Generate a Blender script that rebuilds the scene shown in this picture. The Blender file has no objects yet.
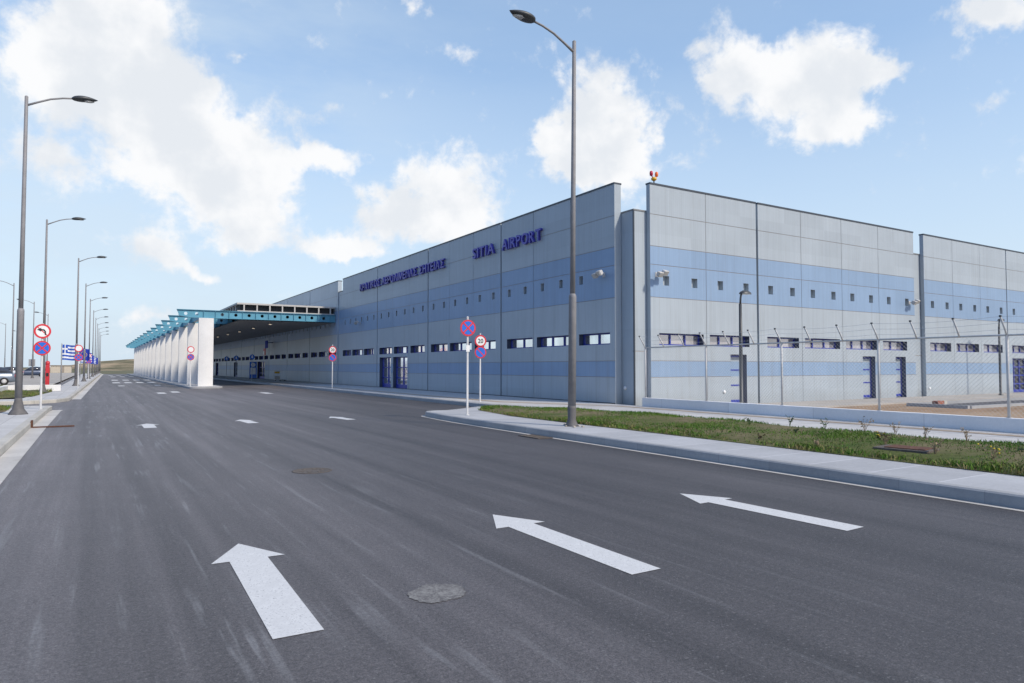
import bpy, bmesh, math, random
from mathutils import Vector, Matrix
random.seed(7)
S = bpy.context.scene
COL = S.collection
PI = math.pi

# ------------------------------------------------------------------ materials
def lin(c):
    return tuple((x/12.92 if x <= .04045 else ((x+.055)/1.055)**2.4) for x in c)

def nt(m):
    m.use_nodes = True
    t = m.node_tree
    return t, t.nodes, t.links, t.nodes['Principled BSDF']

def mat(name, col, rough=.6, metal=0., var=.0, scale=8., bump=0., bscale=60., spec=.5, emis=None):
    """plain procedural material: base colour with noise variation and fine bump"""
    m = bpy.data.materials.new(name)
    t, n, l, p = nt(m)
    p.inputs['Roughness'].default_value = rough
    p.inputs['Metallic'].default_value = metal
    p.inputs['Specular IOR Level'].default_value = spec
    tc = n.new('ShaderNodeTexCoord')
    nz = n.new('ShaderNodeTexNoise'); nz.inputs['Scale'].default_value = scale; nz.inputs['Detail'].default_value = 5
    l.new(tc.outputs['Object'], nz.inputs['Vector'])
    r = n.new('ShaderNodeMapRange')
    r.inputs['From Min'].default_value = .25; r.inputs['From Max'].default_value = .75
    r.inputs['To Min'].default_value = 1-var; r.inputs['To Max'].default_value = 1+var
    l.new(nz.outputs['Fac'], r.inputs['Value'])
    mx = n.new('ShaderNodeVectorMath'); mx.operation = 'SCALE'
    mx.inputs[0].default_value = col[:3]
    l.new(r.outputs['Result'], mx.inputs['Scale'])
    l.new(mx.outputs['Vector'], p.inputs['Base Color'])
    if bump:
        nb = n.new('ShaderNodeTexNoise'); nb.inputs['Scale'].default_value = bscale; nb.inputs['Detail'].default_value = 6
        l.new(tc.outputs['Object'], nb.inputs['Vector'])
        b = n.new('ShaderNodeBump'); b.inputs['Strength'].default_value = bump; b.inputs['Distance'].default_value = .02
        l.new(nb.outputs['Fac'], b.inputs['Height']); l.new(b.outputs['Normal'], p.inputs['Normal'])
    if emis:
        p.inputs['Emission Color'].default_value = (*emis[0], 1); p.inputs['Emission Strength'].default_value = emis[1]
    return m

class G:
    """tiny node-graph helper"""
    def __init__(s, tree): s.t = tree; s.n = tree.nodes; s.l = tree.links
    def put(s, sock, v):
        if isinstance(v, bpy.types.NodeSocket): s.l.new(v, sock)
        elif v is not None: sock.default_value = v
    def math(s, op, a, b=None, c=None, clamp=False):
        x = s.n.new('ShaderNodeMath'); x.operation = op; x.use_clamp = clamp
        s.put(x.inputs[0], a); s.put(x.inputs[1], b); s.put(x.inputs[2], c)
        return x.outputs[0]
    def vmath(s, op, a, b=None):
        x = s.n.new('ShaderNodeVectorMath'); x.operation = op
        s.put(x.inputs[0], a); s.put(x.inputs[1], b)
        return x.outputs['Value'] if op in ('LENGTH', 'DOT_PRODUCT') else x.outputs['Vector']
    def noise(s, vec, scale, detail=4, rough=.55, dist=0.):
        x = s.n.new('ShaderNodeTexNoise')
        s.put(x.inputs['Vector'], vec); x.inputs['Scale'].default_value = scale
        x.inputs['Detail'].default_value = detail; x.inputs['Roughness'].default_value = rough
        x.inputs['Distortion'].default_value = dist
        return x.outputs['Fac'], x.outputs['Color']
    def rng(s, v, a, b, c, d, smooth=False):
        x = s.n.new('ShaderNodeMapRange')
        if smooth: x.interpolation_type = 'SMOOTHSTEP'
        s.put(x.inputs['Value'], v)
        for k, q in zip(('From Min', 'From Max', 'To Min', 'To Max'), (a, b, c, d)): s.put(x.inputs[k], q)
        return x.outputs['Result']
    def mix(s, f, a, b, mode='MIX'):
        x = s.n.new('ShaderNodeMix'); x.data_type = 'RGBA'; x.blend_type = mode
        s.put(x.inputs['Factor'], f)
        for k, v in ((6, a), (7, b)):
            s.put(x.inputs[k], (*v, 1) if isinstance(v, tuple) and len(v) == 3 else v)
        return x.outputs[2]
    def scalec(s, c, f):
        x = s.n.new('ShaderNodeVectorMath'); x.operation = 'SCALE'
        s.put(x.inputs[0], c); s.put(x.inputs['Scale'], f)
        return x.outputs['Vector']
    def mapping(s, vec, loc=(0,0,0), rot=(0,0,0), sc=(1,1,1)):
        x = s.n.new('ShaderNodeMapping')
        s.l.new(vec, x.inputs['Vector'])
        x.inputs['Location'].default_value = loc; x.inputs['Rotation'].default_value = rot; x.inputs['Scale'].default_value = sc
        return x.outputs['Vector']
    def obj(s): return s.n.new('ShaderNodeTexCoord').outputs['Object']
    def sep(s, v):
        x = s.n.new('ShaderNodeSeparateXYZ'); s.l.new(v, x.inputs[0]); return x.outputs
    def comb(s, a, b, c):
        x = s.n.new('ShaderNodeCombineXYZ')
        for i, v in enumerate((a, b, c)): s.put(x.inputs[i], v)
        return x.outputs[0]
    def bump(s, h, strength, dist, normal=None):
        x = s.n.new('ShaderNodeBump'); x.inputs['Strength'].default_value = strength; x.inputs['Distance'].default_value = dist
        s.l.new(h, x.inputs['Height'])
        if normal: s.l.new(normal, x.inputs['Normal'])
        return x.outputs['Normal']

def newmat(name):
    m = bpy.data.materials.new(name)
    t, n, l, p = nt(m)
    return m, G(t), p

def asphalt_mat():
    m, g, p = newmat('asphalt')
    o = g.obj(); xyz = g.sep(o)
    big, _ = g.noise(o, .25, 4, .6)
    mid, _ = g.noise(o, 2.2, 5, .65)
    fine, _ = g.noise(o, 30, 5, .8)
    grain, _ = g.noise(o, 85, 3, .85)
    # long lane wear bands along the road
    lane, _ = g.noise(g.mapping(o, sc=(.75, .02, 1)), 1., 4, .6)
    fan, _ = g.noise(g.mapping(o, rot=(0, 0, .32), sc=(2.2, .05, 1)), 1.3, 4, .65)
    v = g.rng(big, .3, .7, .90, 1.10)
    v = g.math('MULTIPLY', v, g.rng(mid, .3, .7, .93, 1.07))
    v = g.math('MULTIPLY', v, g.rng(lane, .33, .67, .72, 1.26))
    v = g.math('MULTIPLY', v, g.rng(fan, .33, .67, .78, 1.22))
    v = g.math('MULTIPLY', v, g.rng(fine, .38, .62, .72, 1.30))
    v = g.math('MULTIPLY', v, g.rng(grain, .38, .62, .62, 1.42))
    # lens vignette put into the colour, with tyre polish: darkest at the near right
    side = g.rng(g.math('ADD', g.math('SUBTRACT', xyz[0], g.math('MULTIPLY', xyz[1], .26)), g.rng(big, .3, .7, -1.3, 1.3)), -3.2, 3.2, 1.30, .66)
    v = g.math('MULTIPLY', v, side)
    c = g.scalec((.095, .087, .089), v)
    # pale scuffs: short and long scrapes, in two directions
    s1, _ = g.noise(g.mapping(o, rot=(0, 0, .10), sc=(5.5, .28, 1)), 1.5, 3, .6)
    s2, _ = g.noise(g.mapping(o, rot=(0, 0, -.30), sc=(6.0, .22, 1)), 1.2, 3, .55)
    area, _ = g.noise(o, .33, 3, .5)
    a = g.math('MULTIPLY', g.rng(s1, .55, .67, 0, 1, True), g.rng(area, .47, .62, 0, 1, True))
    b = g.math('MULTIPLY', g.rng(s2, .56, .68, 0, .8, True), g.rng(area, .42, .55, 1, 0, True))
    s = g.math('MAXIMUM', a, b)
    s = g.math('MULTIPLY', s, g.rng(xyz[0], .5, 5.5, 1, .10, True))
    s = g.math('MULTIPLY', s, g.rng(fine, .30, .58, .30, 1))
    c = g.mix(g.math('MULTIPLY', s, .85), c, (.235, .235, .24))
    # single pale stones in the surface
    vs = g.n.new('ShaderNodeTexVoronoi'); vs.inputs['Scale'].default_value = 38; g.l.new(o, vs.inputs['Vector'])
    st = g.math('MULTIPLY', g.rng(vs.outputs['Distance'], .20, .34, 1, 0), g.math('GREATER_THAN', g.sep(vs.outputs['Color'])[1], .78))
    c = g.mix(g.math('MULTIPLY', st, .45), c, (.21, .205, .20))
    # tar drops
    vo = g.n.new('ShaderNodeTexVoronoi'); vo.inputs['Scale'].default_value = .85; g.l.new(o, vo.inputs['Vector'])
    wob = g.math('ADD', vo.outputs['Distance'], g.rng(mid, .3, .7, -.02, .02))
    keep = g.math('GREATER_THAN', g.sep(vo.outputs['Color'])[0], .72)
    d = g.math('MULTIPLY', g.rng(wob, .018, .030, 1, 0), keep)
    c = g.mix(d, c, (.012, .012, .013))
    p.inputs['Roughness'].default_value = .62
    g.l.new(c, p.inputs['Base Color'])
    p.inputs['Specular IOR Level'].default_value = .6
    bn = g.bump(grain, .55, .008); bn = g.bump(fine, .4, .012, bn)
    g.l.new(bn, p.inputs['Normal'])
    return m

def paint_mat():
    m, g, p = newmat('road_paint')
    o = g.obj()
    f, _ = g.noise(o, 70, 4, .7); w, _ = g.noise(o, 9, 5, .7)
    c = g.scalec((.63, .63, .62), g.rng(w, .25, .75, .86, 1.06))
    # chipped specks where the asphalt shows
    k = g.math('MULTIPLY', g.rng(f, .55, .66, 0, 1), g.rng(w, .42, .62, .15, .95))
    c = g.mix(k, c, (.13, .13, .135))
    g.l.new(c, p.inputs['Base Color']); p.inputs['Roughness'].default_value = .7
    g.l.new(g.bump(f, .35, .004), p.inputs['Normal'])
    return m

def concrete_mat(name, col, jx=None, jy=None, jw=.008, jcol=None, var=.10, stain=.25, jmul=.55):
    """concrete; optional slab joints every jx / jy metres (object coordinates)"""
    m, g, p = newmat(name)
    o = g.obj(); xyz = g.sep(o)
    a, _ = g.noise(o, .8, 5, .6); b, _ = g.noise(o, 14, 5, .7); f, _ = g.noise(o, 120, 3, .7)
    v = g.math('MULTIPLY', g.rng(a, .3, .7, 1-var, 1+var), g.rng(b, .3, .7, 1-var*.7, 1+var*.7))
    v = g.math('MULTIPLY', v, g.rng(f, .3, .7, .93, 1.07))
    cell = None
    if jx or jy:
        cell = g.comb(g.math('FLOOR', g.math('DIVIDE', xyz[0], jx or 1e4)), g.math('FLOOR', g.math('DIVIDE', xyz[1], jy or 1e4)), 0)
        wn = g.n.new('ShaderNodeTexWhiteNoise'); wn.noise_dimensions = '2D'; g.l.new(cell, wn.inputs['Vector'])
        v = g.math('MULTIPLY', v, g.rng(wn.outputs['Value'], 0, 1, .93, 1.05))
    c = g.scalec(col, v)
    st, _ = g.noise(o, 2.1, 6, .75)
    c = g.mix(g.rng(st, .58, .74, 0, stain, True), c, (col[0]*.55, col[1]*.5, col[2]*.44))
    h = f
    for i, j in ((0, jx), (1, jy)):
        if not j: continue
        fr = g.math('ABSOLUTE', g.math('SUBTRACT', g.math('FRACT', g.math('DIVIDE', xyz[i], j)), .5))
        ln = g.math('GREATER_THAN', fr, .5-jw/j)
        c = g.mix(ln, c, jcol or tuple(q*jmul for q in col))
    g.l.new(c, p.inputs['Base Color']); p.inputs['Roughness'].default_value = .85
    p.inputs['Specular IOR Level'].default_value = .3
    g.l.new(g.bump(b, .25, .01, g.bump(f, .3, .004)), p.inputs['Normal'])
    return m

def panel_mat(name, col, axis):
    """coated metal sandwich panel: micro ribs, slight tone change from panel to panel, faint oil-canning"""
    m, g, p = newmat(name)
    o = g.obj(); xyz = g.sep(o); u = xyz[axis]; z = xyz[2]
    cell = g.comb(g.math('FLOOR', g.math('DIVIDE', u, 2.947)), g.math('FLOOR', g.math('DIVIDE', g.math('ADD', z, .66), 1.25)), 0)
    wn = g.n.new('ShaderNodeTexWhiteNoise'); wn.noise_dimensions = '2D'; g.l.new(cell, wn.inputs['Vector'])
    a, _ = g.noise(o, .6, 4, .6); s, _ = g.noise(g.mapping(o, sc=(6, 6, .25)), 1, 4, .65)
    v = g.math('MULTIPLY', g.rng(wn.outputs['Value'], 0, 1, .955, 1.03), g.rng(a, .3, .7, .965, 1.035))
    v = g.math('MULTIPLY', v, g.rng(s, .35, .75, 1.02, .93))
    rib = g.math('ABSOLUTE', g.math('SUBTRACT', g.math('FRACT', g.math('MULTIPLY', u, 9.0)), .5))
    v = g.math('MULTIPLY', v, g.rng(rib, .40, .5, 1, .90))
    run, _ = g.noise(g.mapping(o, sc=(3, 3, .12)), 1.6, 5, .7)
    dirt = g.math('MULTIPLY', g.rng(run, .52, .68, 0, .22, True), g.rng(z, 0, 8.8, 1, .45))
    dirt = g.math('ADD', dirt, g.math('MULTIPLY', g.rng(z, .1, .75, .30, 0, True), g.rng(a, .3, .7, .4, 1.2)))
    g.l.new(g.mix(dirt, g.scalec(col, v), (.20, .19, .17)), p.inputs['Base Color'])
    p.inputs['Roughness'].default_value = .42; p.inputs['Specular IOR Level'].default_value = .35
    oc, _ = g.noise(o, .9, 2, .5)
    g.l.new(g.bump(rib, .12, .004, g.bump(oc, .25, .02)), p.inputs['Normal'])
    return m

def grass_mat(name, a, b, c):
    m, g, p = newmat(name)
    o = g.obj()
    n1, _ = g.noise(o, .55, 4, .6); n2, _ = g.noise(o, 5, 4, .7)
    col = g.mix(g.rng(n1, .40, .58, 0, 1, True), a, b)
    e = g.math('ADD', n2, g.rng(g.sep(o)[0], 10.4, 13.6, .12, -.08))
    col = g.mix(g.rng(e, .56, .68, 0, .9, True), col, c)
    n3, _ = g.noise(o, 40, 2, .6)
    col = g.scalec(col, g.rng(n3, .3, .7, .7, 1.4))
    g.l.new(col, p.inputs['Base Color']); p.inputs['Roughness'].default_value = .7
    p.inputs['Specular IOR Level'].default_value = .2
    return m

def glass_mat(name, base, metal=.55, rough=.05):
    m, g, p = newmat(name)
    o = g.obj()
    n1, _ = g.noise(o, .9, 3, .5); w, _ = g.noise(o, 1.6, 2, .5)
    g.l.new(g.scalec(base, g.rng(n1, .3, .7, .75, 1.2)), p.inputs['Base Color'])
    p.inputs['Metallic'].default_value = metal; p.inputs['Roughness'].default_value = rough
    g.l.new(g.bump(w, .06, .03), p.inputs['Normal'])
    return m

def soil_mat(name, a, b, c, k=1.):
    m, g, p = newmat(name)
    o = g.obj()
    n1, _ = g.noise(o, .25*k, 5, .6); n2, _ = g.noise(o, 6*k, 6, .7); n3, _ = g.noise(g.mapping(o, sc=(.3, 1.2, 3)), 1.1*k, 5, .6)
    col = g.mix(g.rng(n1, .38, .62, 0, 1, True), a, b)
    col = g.mix(g.rng(n3, .52, .64, 0, .7, True), col, c)
    col = g.scalec(col, g.rng(n2, .3, .7, .75, 1.25))
    g.l.new(col, p.inputs['Base Color']); p.inputs['Roughness'].default_value = .95
    p.inputs['Specular IOR Level'].default_value = .15
    g.l.new(g.bump(n2, .6, .04), p.inputs['Normal'])
    return m

M = {}
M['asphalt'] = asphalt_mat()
M['paint'] = paint_mat()
M['pave'] = concrete_mat('pale_pavement', (.50, .49, .475), .5, 1.0, .006)
M['pave_island'] = concrete_mat('island_pavement', (.41, .415, .425), None, .92, .014, (.53, .53, .54))
M['pave_beige'] = concrete_mat('tactile_paving', (.43, .34, .25), .3, .3, .008)
M['kerb'] = concrete_mat('kerb_stone', (.35, .355, .36), None, 1.0, .005, None, .09, .35, .8)
M['kerb_cream'] = concrete_mat('cream_kerb_stone', (.46, .44, .395), None, 1.0, .006, None, .09, .45)
M['gutter'] = concrete_mat('gutter_concrete', (.52, .50, .47), None, 3.0, .006, None, .10, .4)
M['wallpaint'] = concrete_mat('painted_concrete', (.74, .74, .74), None, 3.0, .004, None, .05, .12)
M['fin'] = concrete_mat('white_render', (.73, .725, .71), None, None, 0, None, .06, .22)
M['conc'] = concrete_mat('apron_concrete', (.40, .37, .33), 2.0, 2.0, .01)
GREY = (.385, .438, .482); BLUE = (.245, .35, .50)
for ax, nm in ((1, 'left'), (0, 'right')):
    M['grey'+nm] = panel_mat('grey_panel_'+nm, GREY, ax)
    M['blue'+nm] = panel_mat('blue_panel_'+nm, BLUE, ax)
M['joint'] = mat('panel_joint', (.36, .30, .26), .8)
M['coping'] = mat('dark_coping', (.06, .07, .085), .45, .3, .1, 3)
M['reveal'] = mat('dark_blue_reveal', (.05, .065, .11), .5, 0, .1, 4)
M['frame'] = mat('blue_window_frame', (.025, .045, .34), .35, 0, .08, 5)
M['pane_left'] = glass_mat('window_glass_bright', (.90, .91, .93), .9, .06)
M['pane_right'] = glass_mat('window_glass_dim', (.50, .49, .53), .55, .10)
M['pane_dark'] = glass_mat('dark_glass', (.05, .06, .08), .15, .05)
M['letter'] = mat('letter_blue', (.06, .052, .38), .35, 0, .05, 5)
M['galv'] = mat('galvanised_steel', (.52, .52, .515), .6, .0, .12, 6)
M['pole'] = mat('lamp_pole_grey', (.235, .23, .235), .65, .08, .12, 5)
M['foot'] = mat('lamp_foot_grey', (.12, .115, .115), .75, .05, .2, 7)
M['head'] = mat('lamp_head_grey', (.06, .065, .07), .45, .2, .1, 5)
M['lens'] = mat('lamp_lens', (.45, .45, .43), .2, 0, .05, 5)
M['teal'] = mat('teal_girder', (.10, .31, .42), .45, 0, .12, 1.5)
M['deck'] = mat('canopy_deck', (.20, .205, .21), .6, .1, .1, 3)
M['rim'] = mat('canopy_rim', (.50, .48, .45), .6, 0, .08, 3)
M['mesh_dark'] = mat('canopy_infill', (.05, .05, .052), .7, 0, .15, 4)
M['downlight'] = mat('downlight', (.8, .75, .65), .5, 0, 0, 1, emis=((1, .82, .6), 1.4))
M['red'] = mat('sign_red', (.62, .03, .045), .4, 0, .05, 6)
M['signblue'] = mat('sign_blue', (.015, .14, .60), .4, 0, .05, 6)
M['white'] = mat('sign_white', (.78, .78, .77), .45, 0, .04, 6)
M['black'] = mat('black', (.015, .015, .016), .5, 0, .1, 6)
M['alu'] = mat('sign_back', (.33, .34, .35), .5, .5, .1, 6)
M['rust'] = mat('rusty_iron', (.13, .058, .035), .85, .2, .35, 14, .5, 80)
M['iron'] = mat('cast_iron_dusty', (.125, .105, .09), .8, .2, .3, 18, .8, 60)
M['grass'] = grass_mat('grass_blades', (.055, .140, .013), (.095, .170, .022), (.21, .17, .08))
M['turf'] = soil_mat('turf_soil', (.085, .10, .03), (.19, .15, .095), (.055, .09, .02))
M['weed_dry'] = mat('dry_weed', (.24, .18, .11), .9, 0, .3, 9)
M['weed_green'] = mat('green_weed', (.045, .085, .025), .8, 0, .3, 9)
M['yellow'] = mat('yellow_petal', (.75, .55, .03), .6)
M['soil'] = soil_mat('yard_soil', (.30, .20, .125), (.36, .265, .18), (.22, .15, .09))
M['ground'] = soil_mat('dry_ground', (.17, .16, .10), (.13, .13, .08), (.08, .09, .05))
M['hill'] = soil_mat('hill_scrub', (.42, .32, .21), (.17, .15, .09), (.06, .07, .035), .16)
M['stone'] = mat('gravel', (.38, .34, .29), .9, 0, .3, 20)
M['brick'] = mat('terracotta', (.30, .11, .07), .85, 0, .25, 12)
M['beige'] = mat('beige_wall', (.52, .46, .38), .8, 0, .08, 2)
M['roofbrown'] = mat('flat_roof', (.30, .26, .22), .8, 0, .1, 2)
M['firered'] = mat('red_enamel', (.55, .03, .04), .35, 0, .08, 4)
M['orange'] = mat('orange_lens', (.85, .17, .03), .25, 0, 0, 1)
M['redlens'] = mat('red_lens', (.50, .02, .06), .25, 0, 0, 1)
M['amber'] = mat('amber_body', (.75, .43, .03), .35, 0, .05, 8)
M['tyre'] = mat('tyre', (.02, .02, .021), .85, 0, .1, 8)
M['flagblue'] = mat('flag_blue', (.02, .085, .42), .8, 0, .05, 3)
M['flagwhite'] = mat('flag_white', (.75, .76, .78), .8, 0, .03, 3)
M['flagnavy'] = mat('flag_navy', (.015, .04, .36), .8, 0, .05, 3)
M['gold'] = mat('flag_gold', (.8, .55, .03), .7, 0, 0, 3)

# ------------------------------------------------------------------ mesh helper
class MB:
    def __init__(s): s.v = []; s.f = []; s.m = []; s.sm = []
    def vert(s, p): s.v.append(tuple(p)); return len(s.v)-1
    def face(s, idx, mi=0, smooth=False): s.f.append(tuple(idx)); s.m.append(mi); s.sm.append(smooth)
    def quad(s, a, b, c, d, mi=0): s.face([s.vert(q) for q in (a, b, c, d)], mi)
    def box(s, x0, x1, y0, y1, z0, z1, mi=0, skip=()):
        i = [s.vert((x, y, z)) for z in (z0, z1) for y in (y0, y1) for x in (x0, x1)]
        for k, q in dict(b=(0, 2, 3, 1), t=(4, 5, 7, 6), f=(0, 1, 5, 4), k=(2, 6, 7, 3), l=(0, 4, 6, 2), r=(1, 3, 7, 5)).items():
            if k not in skip: s.face([i[j] for j in q], mi)
        return s
    def bev(s, x0, x1, y0, y1, z0, z1, b, mi=0):
        """box with chamfered edges (three-axis chamfer through a bmesh)"""
        bm = bmesh.new(); bmesh.ops.create_cube(bm, size=1)
        for v in bm.verts:
            v.co = Vector((x0+(v.co.x+.5)*(x1-x0), y0+(v.co.y+.5)*(y1-y0), z0+(v.co.z+.5)*(z1-z0)))
        bmesh.ops.bevel(bm, geom=list(bm.edges), offset=b, segments=2, affect='EDGES', profile=.5)
        s.add(bm, mi); bm.free(); return s
    def add(s, bm, mi=0, smooth=False):
        o = len(s.v); bm.verts.index_update()
        for v in bm.verts: s.v.append(tuple(v.co))
        for f in bm.faces: s.f.append(tuple(o+v.index for v in f.verts)); s.m.append(mi); s.sm.append(smooth)
    def tube(s, pts, rad, n=10, mi=0, caps=True):
        """tube through a polyline; rad is a number or a list"""
        pts = [Vector(p) for p in pts]
        if not isinstance(rad, (list, tuple)): rad = [rad]*len(pts)
        prev = None; rings = []
        for i, p in enumerate(pts):
            d = (pts[min(i+1, len(pts)-1)]-pts[max(i-1, 0)]).normalized()
            if prev is None:
                a = d.orthogonal().normalized() if abs(d.z) < .99 else Vector((1, 0, 0))
            else:
                a = (prev - d*prev.dot(d)).normalized()
            prev = a; b = d.cross(a)
            rings.append([s.vert(p+a*(rad[i]*math.cos(2*PI*k/n))+b*(rad[i]*math.sin(2*PI*k/n))) for k in range(n)])
        for r0, r1 in zip(rings, rings[1:]):
            for k in range(n): s.face((r0[k], r0[(k+1) % n], r1[(k+1) % n], r1[k]), mi, n > 5)
        if caps:
            s.face(rings[0][::-1], mi); s.face(rings[-1], mi)
        return s
    def lathe(s, prof, n=20, c=(0, 0, 0), mi=0):
        """surface of revolution about z, prof = [(r, z)]"""
        rings = [[s.vert((c[0]+r*math.cos(2*PI*k/n), c[1]+r*math.sin(2*PI*k/n), c[2]+z)) for k in range(n)] for r, z in prof]
        for r0, r1 in zip(rings, rings[1:]):
            for k in range(n): s.face((r0[k], r0[(k+1) % n], r1[(k+1) % n], r1[k]), mi, True)
        s.face(rings[0][::-1], mi); s.face(rings[-1], mi)
        return s
    def prism(s, poly, z0, z1, mi=0, top=None, bottom=True):
        """vertical prism over a counter-clockwise polygon"""
        a = [s.vert((x, y, z0)) for x, y in poly]; b = [s.vert((x, y, z1)) for x, y in poly]
        n = len(poly)
        for k in range(n): s.face((a[k], a[(k+1) % n], b[(k+1) % n], b[k]), mi)
        s.face(b, mi if top is None else top)
        if bottom: s.face(a[::-1], mi)
        return s
    def disc(s, r, y, c=(0, 0), n=32, mi=0, r0=0., th=.003):
        """disc or ring facing -y with a little thickness (x-z plane)"""
        def ring(rr, yy): return [s.vert((c[0]+rr*math.cos(2*PI*k/n), yy, c[1]+rr*math.sin(2*PI*k/n))) for k in range(n)]
        A = ring(r, y); B = ring(r, y+th)
        for k in range(n): s.face((A[k], B[k], B[(k+1) % n], A[(k+1) % n]), mi)
        if r0 > 0:
            C = ring(r0, y); D = ring(r0, y+th)
            for k in range(n):
                s.face((A[k], A[(k+1) % n], C[(k+1) % n], C[k]), mi)
                s.face((C[k], C[(k+1) % n], D[(k+1) % n], D[k]), mi)
        else:
            s.face(A, mi)
        return s
    def build(s, name, mats, parent=None, loc=None):
        me = bpy.data.meshes.new(name)
        me.from_pydata(s.v, [], s.f)
        for m in (mats if isinstance(mats, (list, tuple)) else [mats]): me.materials.append(m)
        me.polygons.foreach_set('material_index', s.m)
        me.polygons.foreach_set('use_smooth', s.sm)
        me.update()
        o = bpy.data.objects.new(name, me); COL.objects.link(o)
        if parent: o.parent = parent
        if loc: o.location = loc
        return o

def tag(o, label=None, cat=None, group=None, kind=None):
    for k, v in (('label', label), ('category', cat), ('group', group), ('kind', kind)):
        if v: o[k] = v
    return o
def thing(name, label, cat, loc=(0, 0, 0), rz=0., group=None):
    o = bpy.data.objects.new(name, None); COL.objects.link(o)
    o.empty_display_size = .2; o.location = loc; o.rotation_euler = (0, 0, rz)
    return tag(o, label, cat, group)
def dup(root, loc, rz=0., label=None, group=None):
    r = root.copy(); COL.objects.link(r); r.location = loc; r.rotation_euler = (0, 0, rz)
    if label: r['label'] = label
    if group: r['group'] = group
    for ch in list(root.children):
        c = ch.copy(); COL.objects.link(c); c.parent = r
        for gch in list(ch.children):
            d = gch.copy(); COL.objects.link(d); d.parent = c
    return r
def struct(mb, name, mats): return tag(mb.build(name, mats), kind='structure')

def text_mesh(txt, size, depth):
    cu = bpy.data.curves.new('lettering', 'FONT'); cu.body = txt; cu.size = size; cu.extrude = depth/2; cu.resolution_u = 3
    cu.offset = size*.018
    ob = bpy.data.objects.new('lettering', cu); COL.objects.link(ob)
    dg = bpy.context.evaluated_depsgraph_get(); dg.update()
    me = bpy.data.meshes.new_from_object(ob.evaluated_get(dg))
    bpy.data.objects.remove(ob); bpy.data.curves.remove(cu)
    return me

# ------------------------------------------------------------------ camera
cam = bpy.data.cameras.new('camera'); co = bpy.data.objects.new('camera', cam); COL.objects.link(co)
cam.sensor_width = 36; cam.lens = 683./1024*36; cam.clip_end = 12000; cam.clip_start = .05
co.location = (0, 0, 1.6)
co.rotation_euler = (PI/2+math.atan(25.5/683), 0, -math.radians(31.4))
S.camera = co

# ------------------------------------------------------------------ light and sky
EL = math.radians(41); AZ = math.radians(180-23)          # clockwise from +Y: sun behind the camera to the right
sun = bpy.data.lights.new('sun', 'SUN'); so = bpy.data.objects.new('sun', sun); COL.objects.link(so)
sun.energy = 3.45; sun.angle = math.radians(5); sun.color = (1., .90, .76)
sd = Vector((math.sin(AZ)*math.cos(EL), math.cos(AZ)*math.cos(EL), math.sin(EL)))
so.rotation_euler = sd.to_track_quat('Z', 'Y').to_euler()
so.location = sd*60

W = bpy.data.worlds.new('World'); S.world = W; W.use_nodes = True
g = G(W.node_tree)
bg = W.node_tree.nodes['Background']
sky = g.n.new('ShaderNodeTexSky'); sky.sky_type = 'NISHITA'; sky.sun_disc = False
sky.sun_elevation = EL; sky.sun_rotation = AZ
sky.air_density = 1.0; sky.dust_density = 1.2; sky.ozone_density = 1.0; sky.altitude = 100
bg.inputs['Strength'].default_value = .12
tc = g.n.new('ShaderNodeTexCoord').outputs['Generated']
d3 = g.vmath('NORMALIZE', tc); q = g.sep(d3)
az = g.math('MULTIPLY', g.math('ARCTAN2', q[0], q[1]), 180/PI)
el = g.math('MULTIPLY', g.math('ARCSINE', q[2]), 180/PI)
_, wc = g.noise(d3, 9, 5, .6); _, wc2 = g.noise(d3, 30, 4, .6)
w1 = g.vmath('SUBTRACT', wc, (.5, .5, .5)); w2 = g.vmath('SUBTRACT', wc2, (.5, .5, .5))
P = g.vmath('ADD', g.vmath('ADD', g.comb(az, el, 0), g.vmath('MULTIPLY', w1, (6.5, 4.5, 0))), g.vmath('MULTIPLY', w2, (2.2, 1.7, 0)))
# cloud banks: azimuth, elevation, half-widths (degrees), weight
CL = [(2.4,24.6,5.1,2.5,1),(.5,20.1,5.6,3.8,.95),(4.9,17.8,4.6,3.8,1),(-4.2,18.8,3.5,2.5,.7),(7.,14.8,5.5,2.5,1),(-3,14.2,3.6,2.3,.7),
 (12.8,16.2,4.7,1.8,.8),(16.7,16.6,3.2,.9,.6),(11.7,12.3,3.7,2.7,.85),(16.4,9.8,4.4,1.3,.8),(9.6,9.8,2.2,1.1,.6),(25.9,14.2,4.8,3.6,1.25),
 (21.6,12.2,2.5,1.8,1),(18,9.5,3.2,.8,.7),(4.8,8.4,2.2,1.6,.95),(7.6,7.2,2.2,.7,.8),(38.8,20.7,4.1,4.2,1.15),(36.4,17.6,2.8,2.5,1.05),(40.5,16,3.1,2.5,1.05),
 (54.6,21.1,5.2,3.2,1.15),(50,23,2.4,2.2,.9),(59.3,21.2,3.7,1.2,.85),(56.8,17.6,2,1.8,.95),(66.9,23.6,2.8,1.3,1),
 (9.4,23.2,1.1,.6,.6),(27.1,25,1.9,1,.55),(23.6,27.7,.9,1.1,.55),(66.5,17.5,1.2,.9,.42),(-2,21.5,4.5,3.5,.5),(8.5,12.2,4,2,.4),(14,20,3,1.2,.35),(2.6,3.6,2.4,.8,.7),(10.2,18.1,1.6,1,.55),
 # around the rest of the sky, seen only in reflections and from other positions
 (-24,10,7,1.8,.8),(-140,10,12,3,1),(90,15,9,3,1),(115,24,8,4,1),(150,12,12,3,1),(-160,20,10,4,1),(20,45,9,4,.9),(-40,55,9,5,.9),(-12,9,5,1.5,.8)]
D = None
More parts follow.
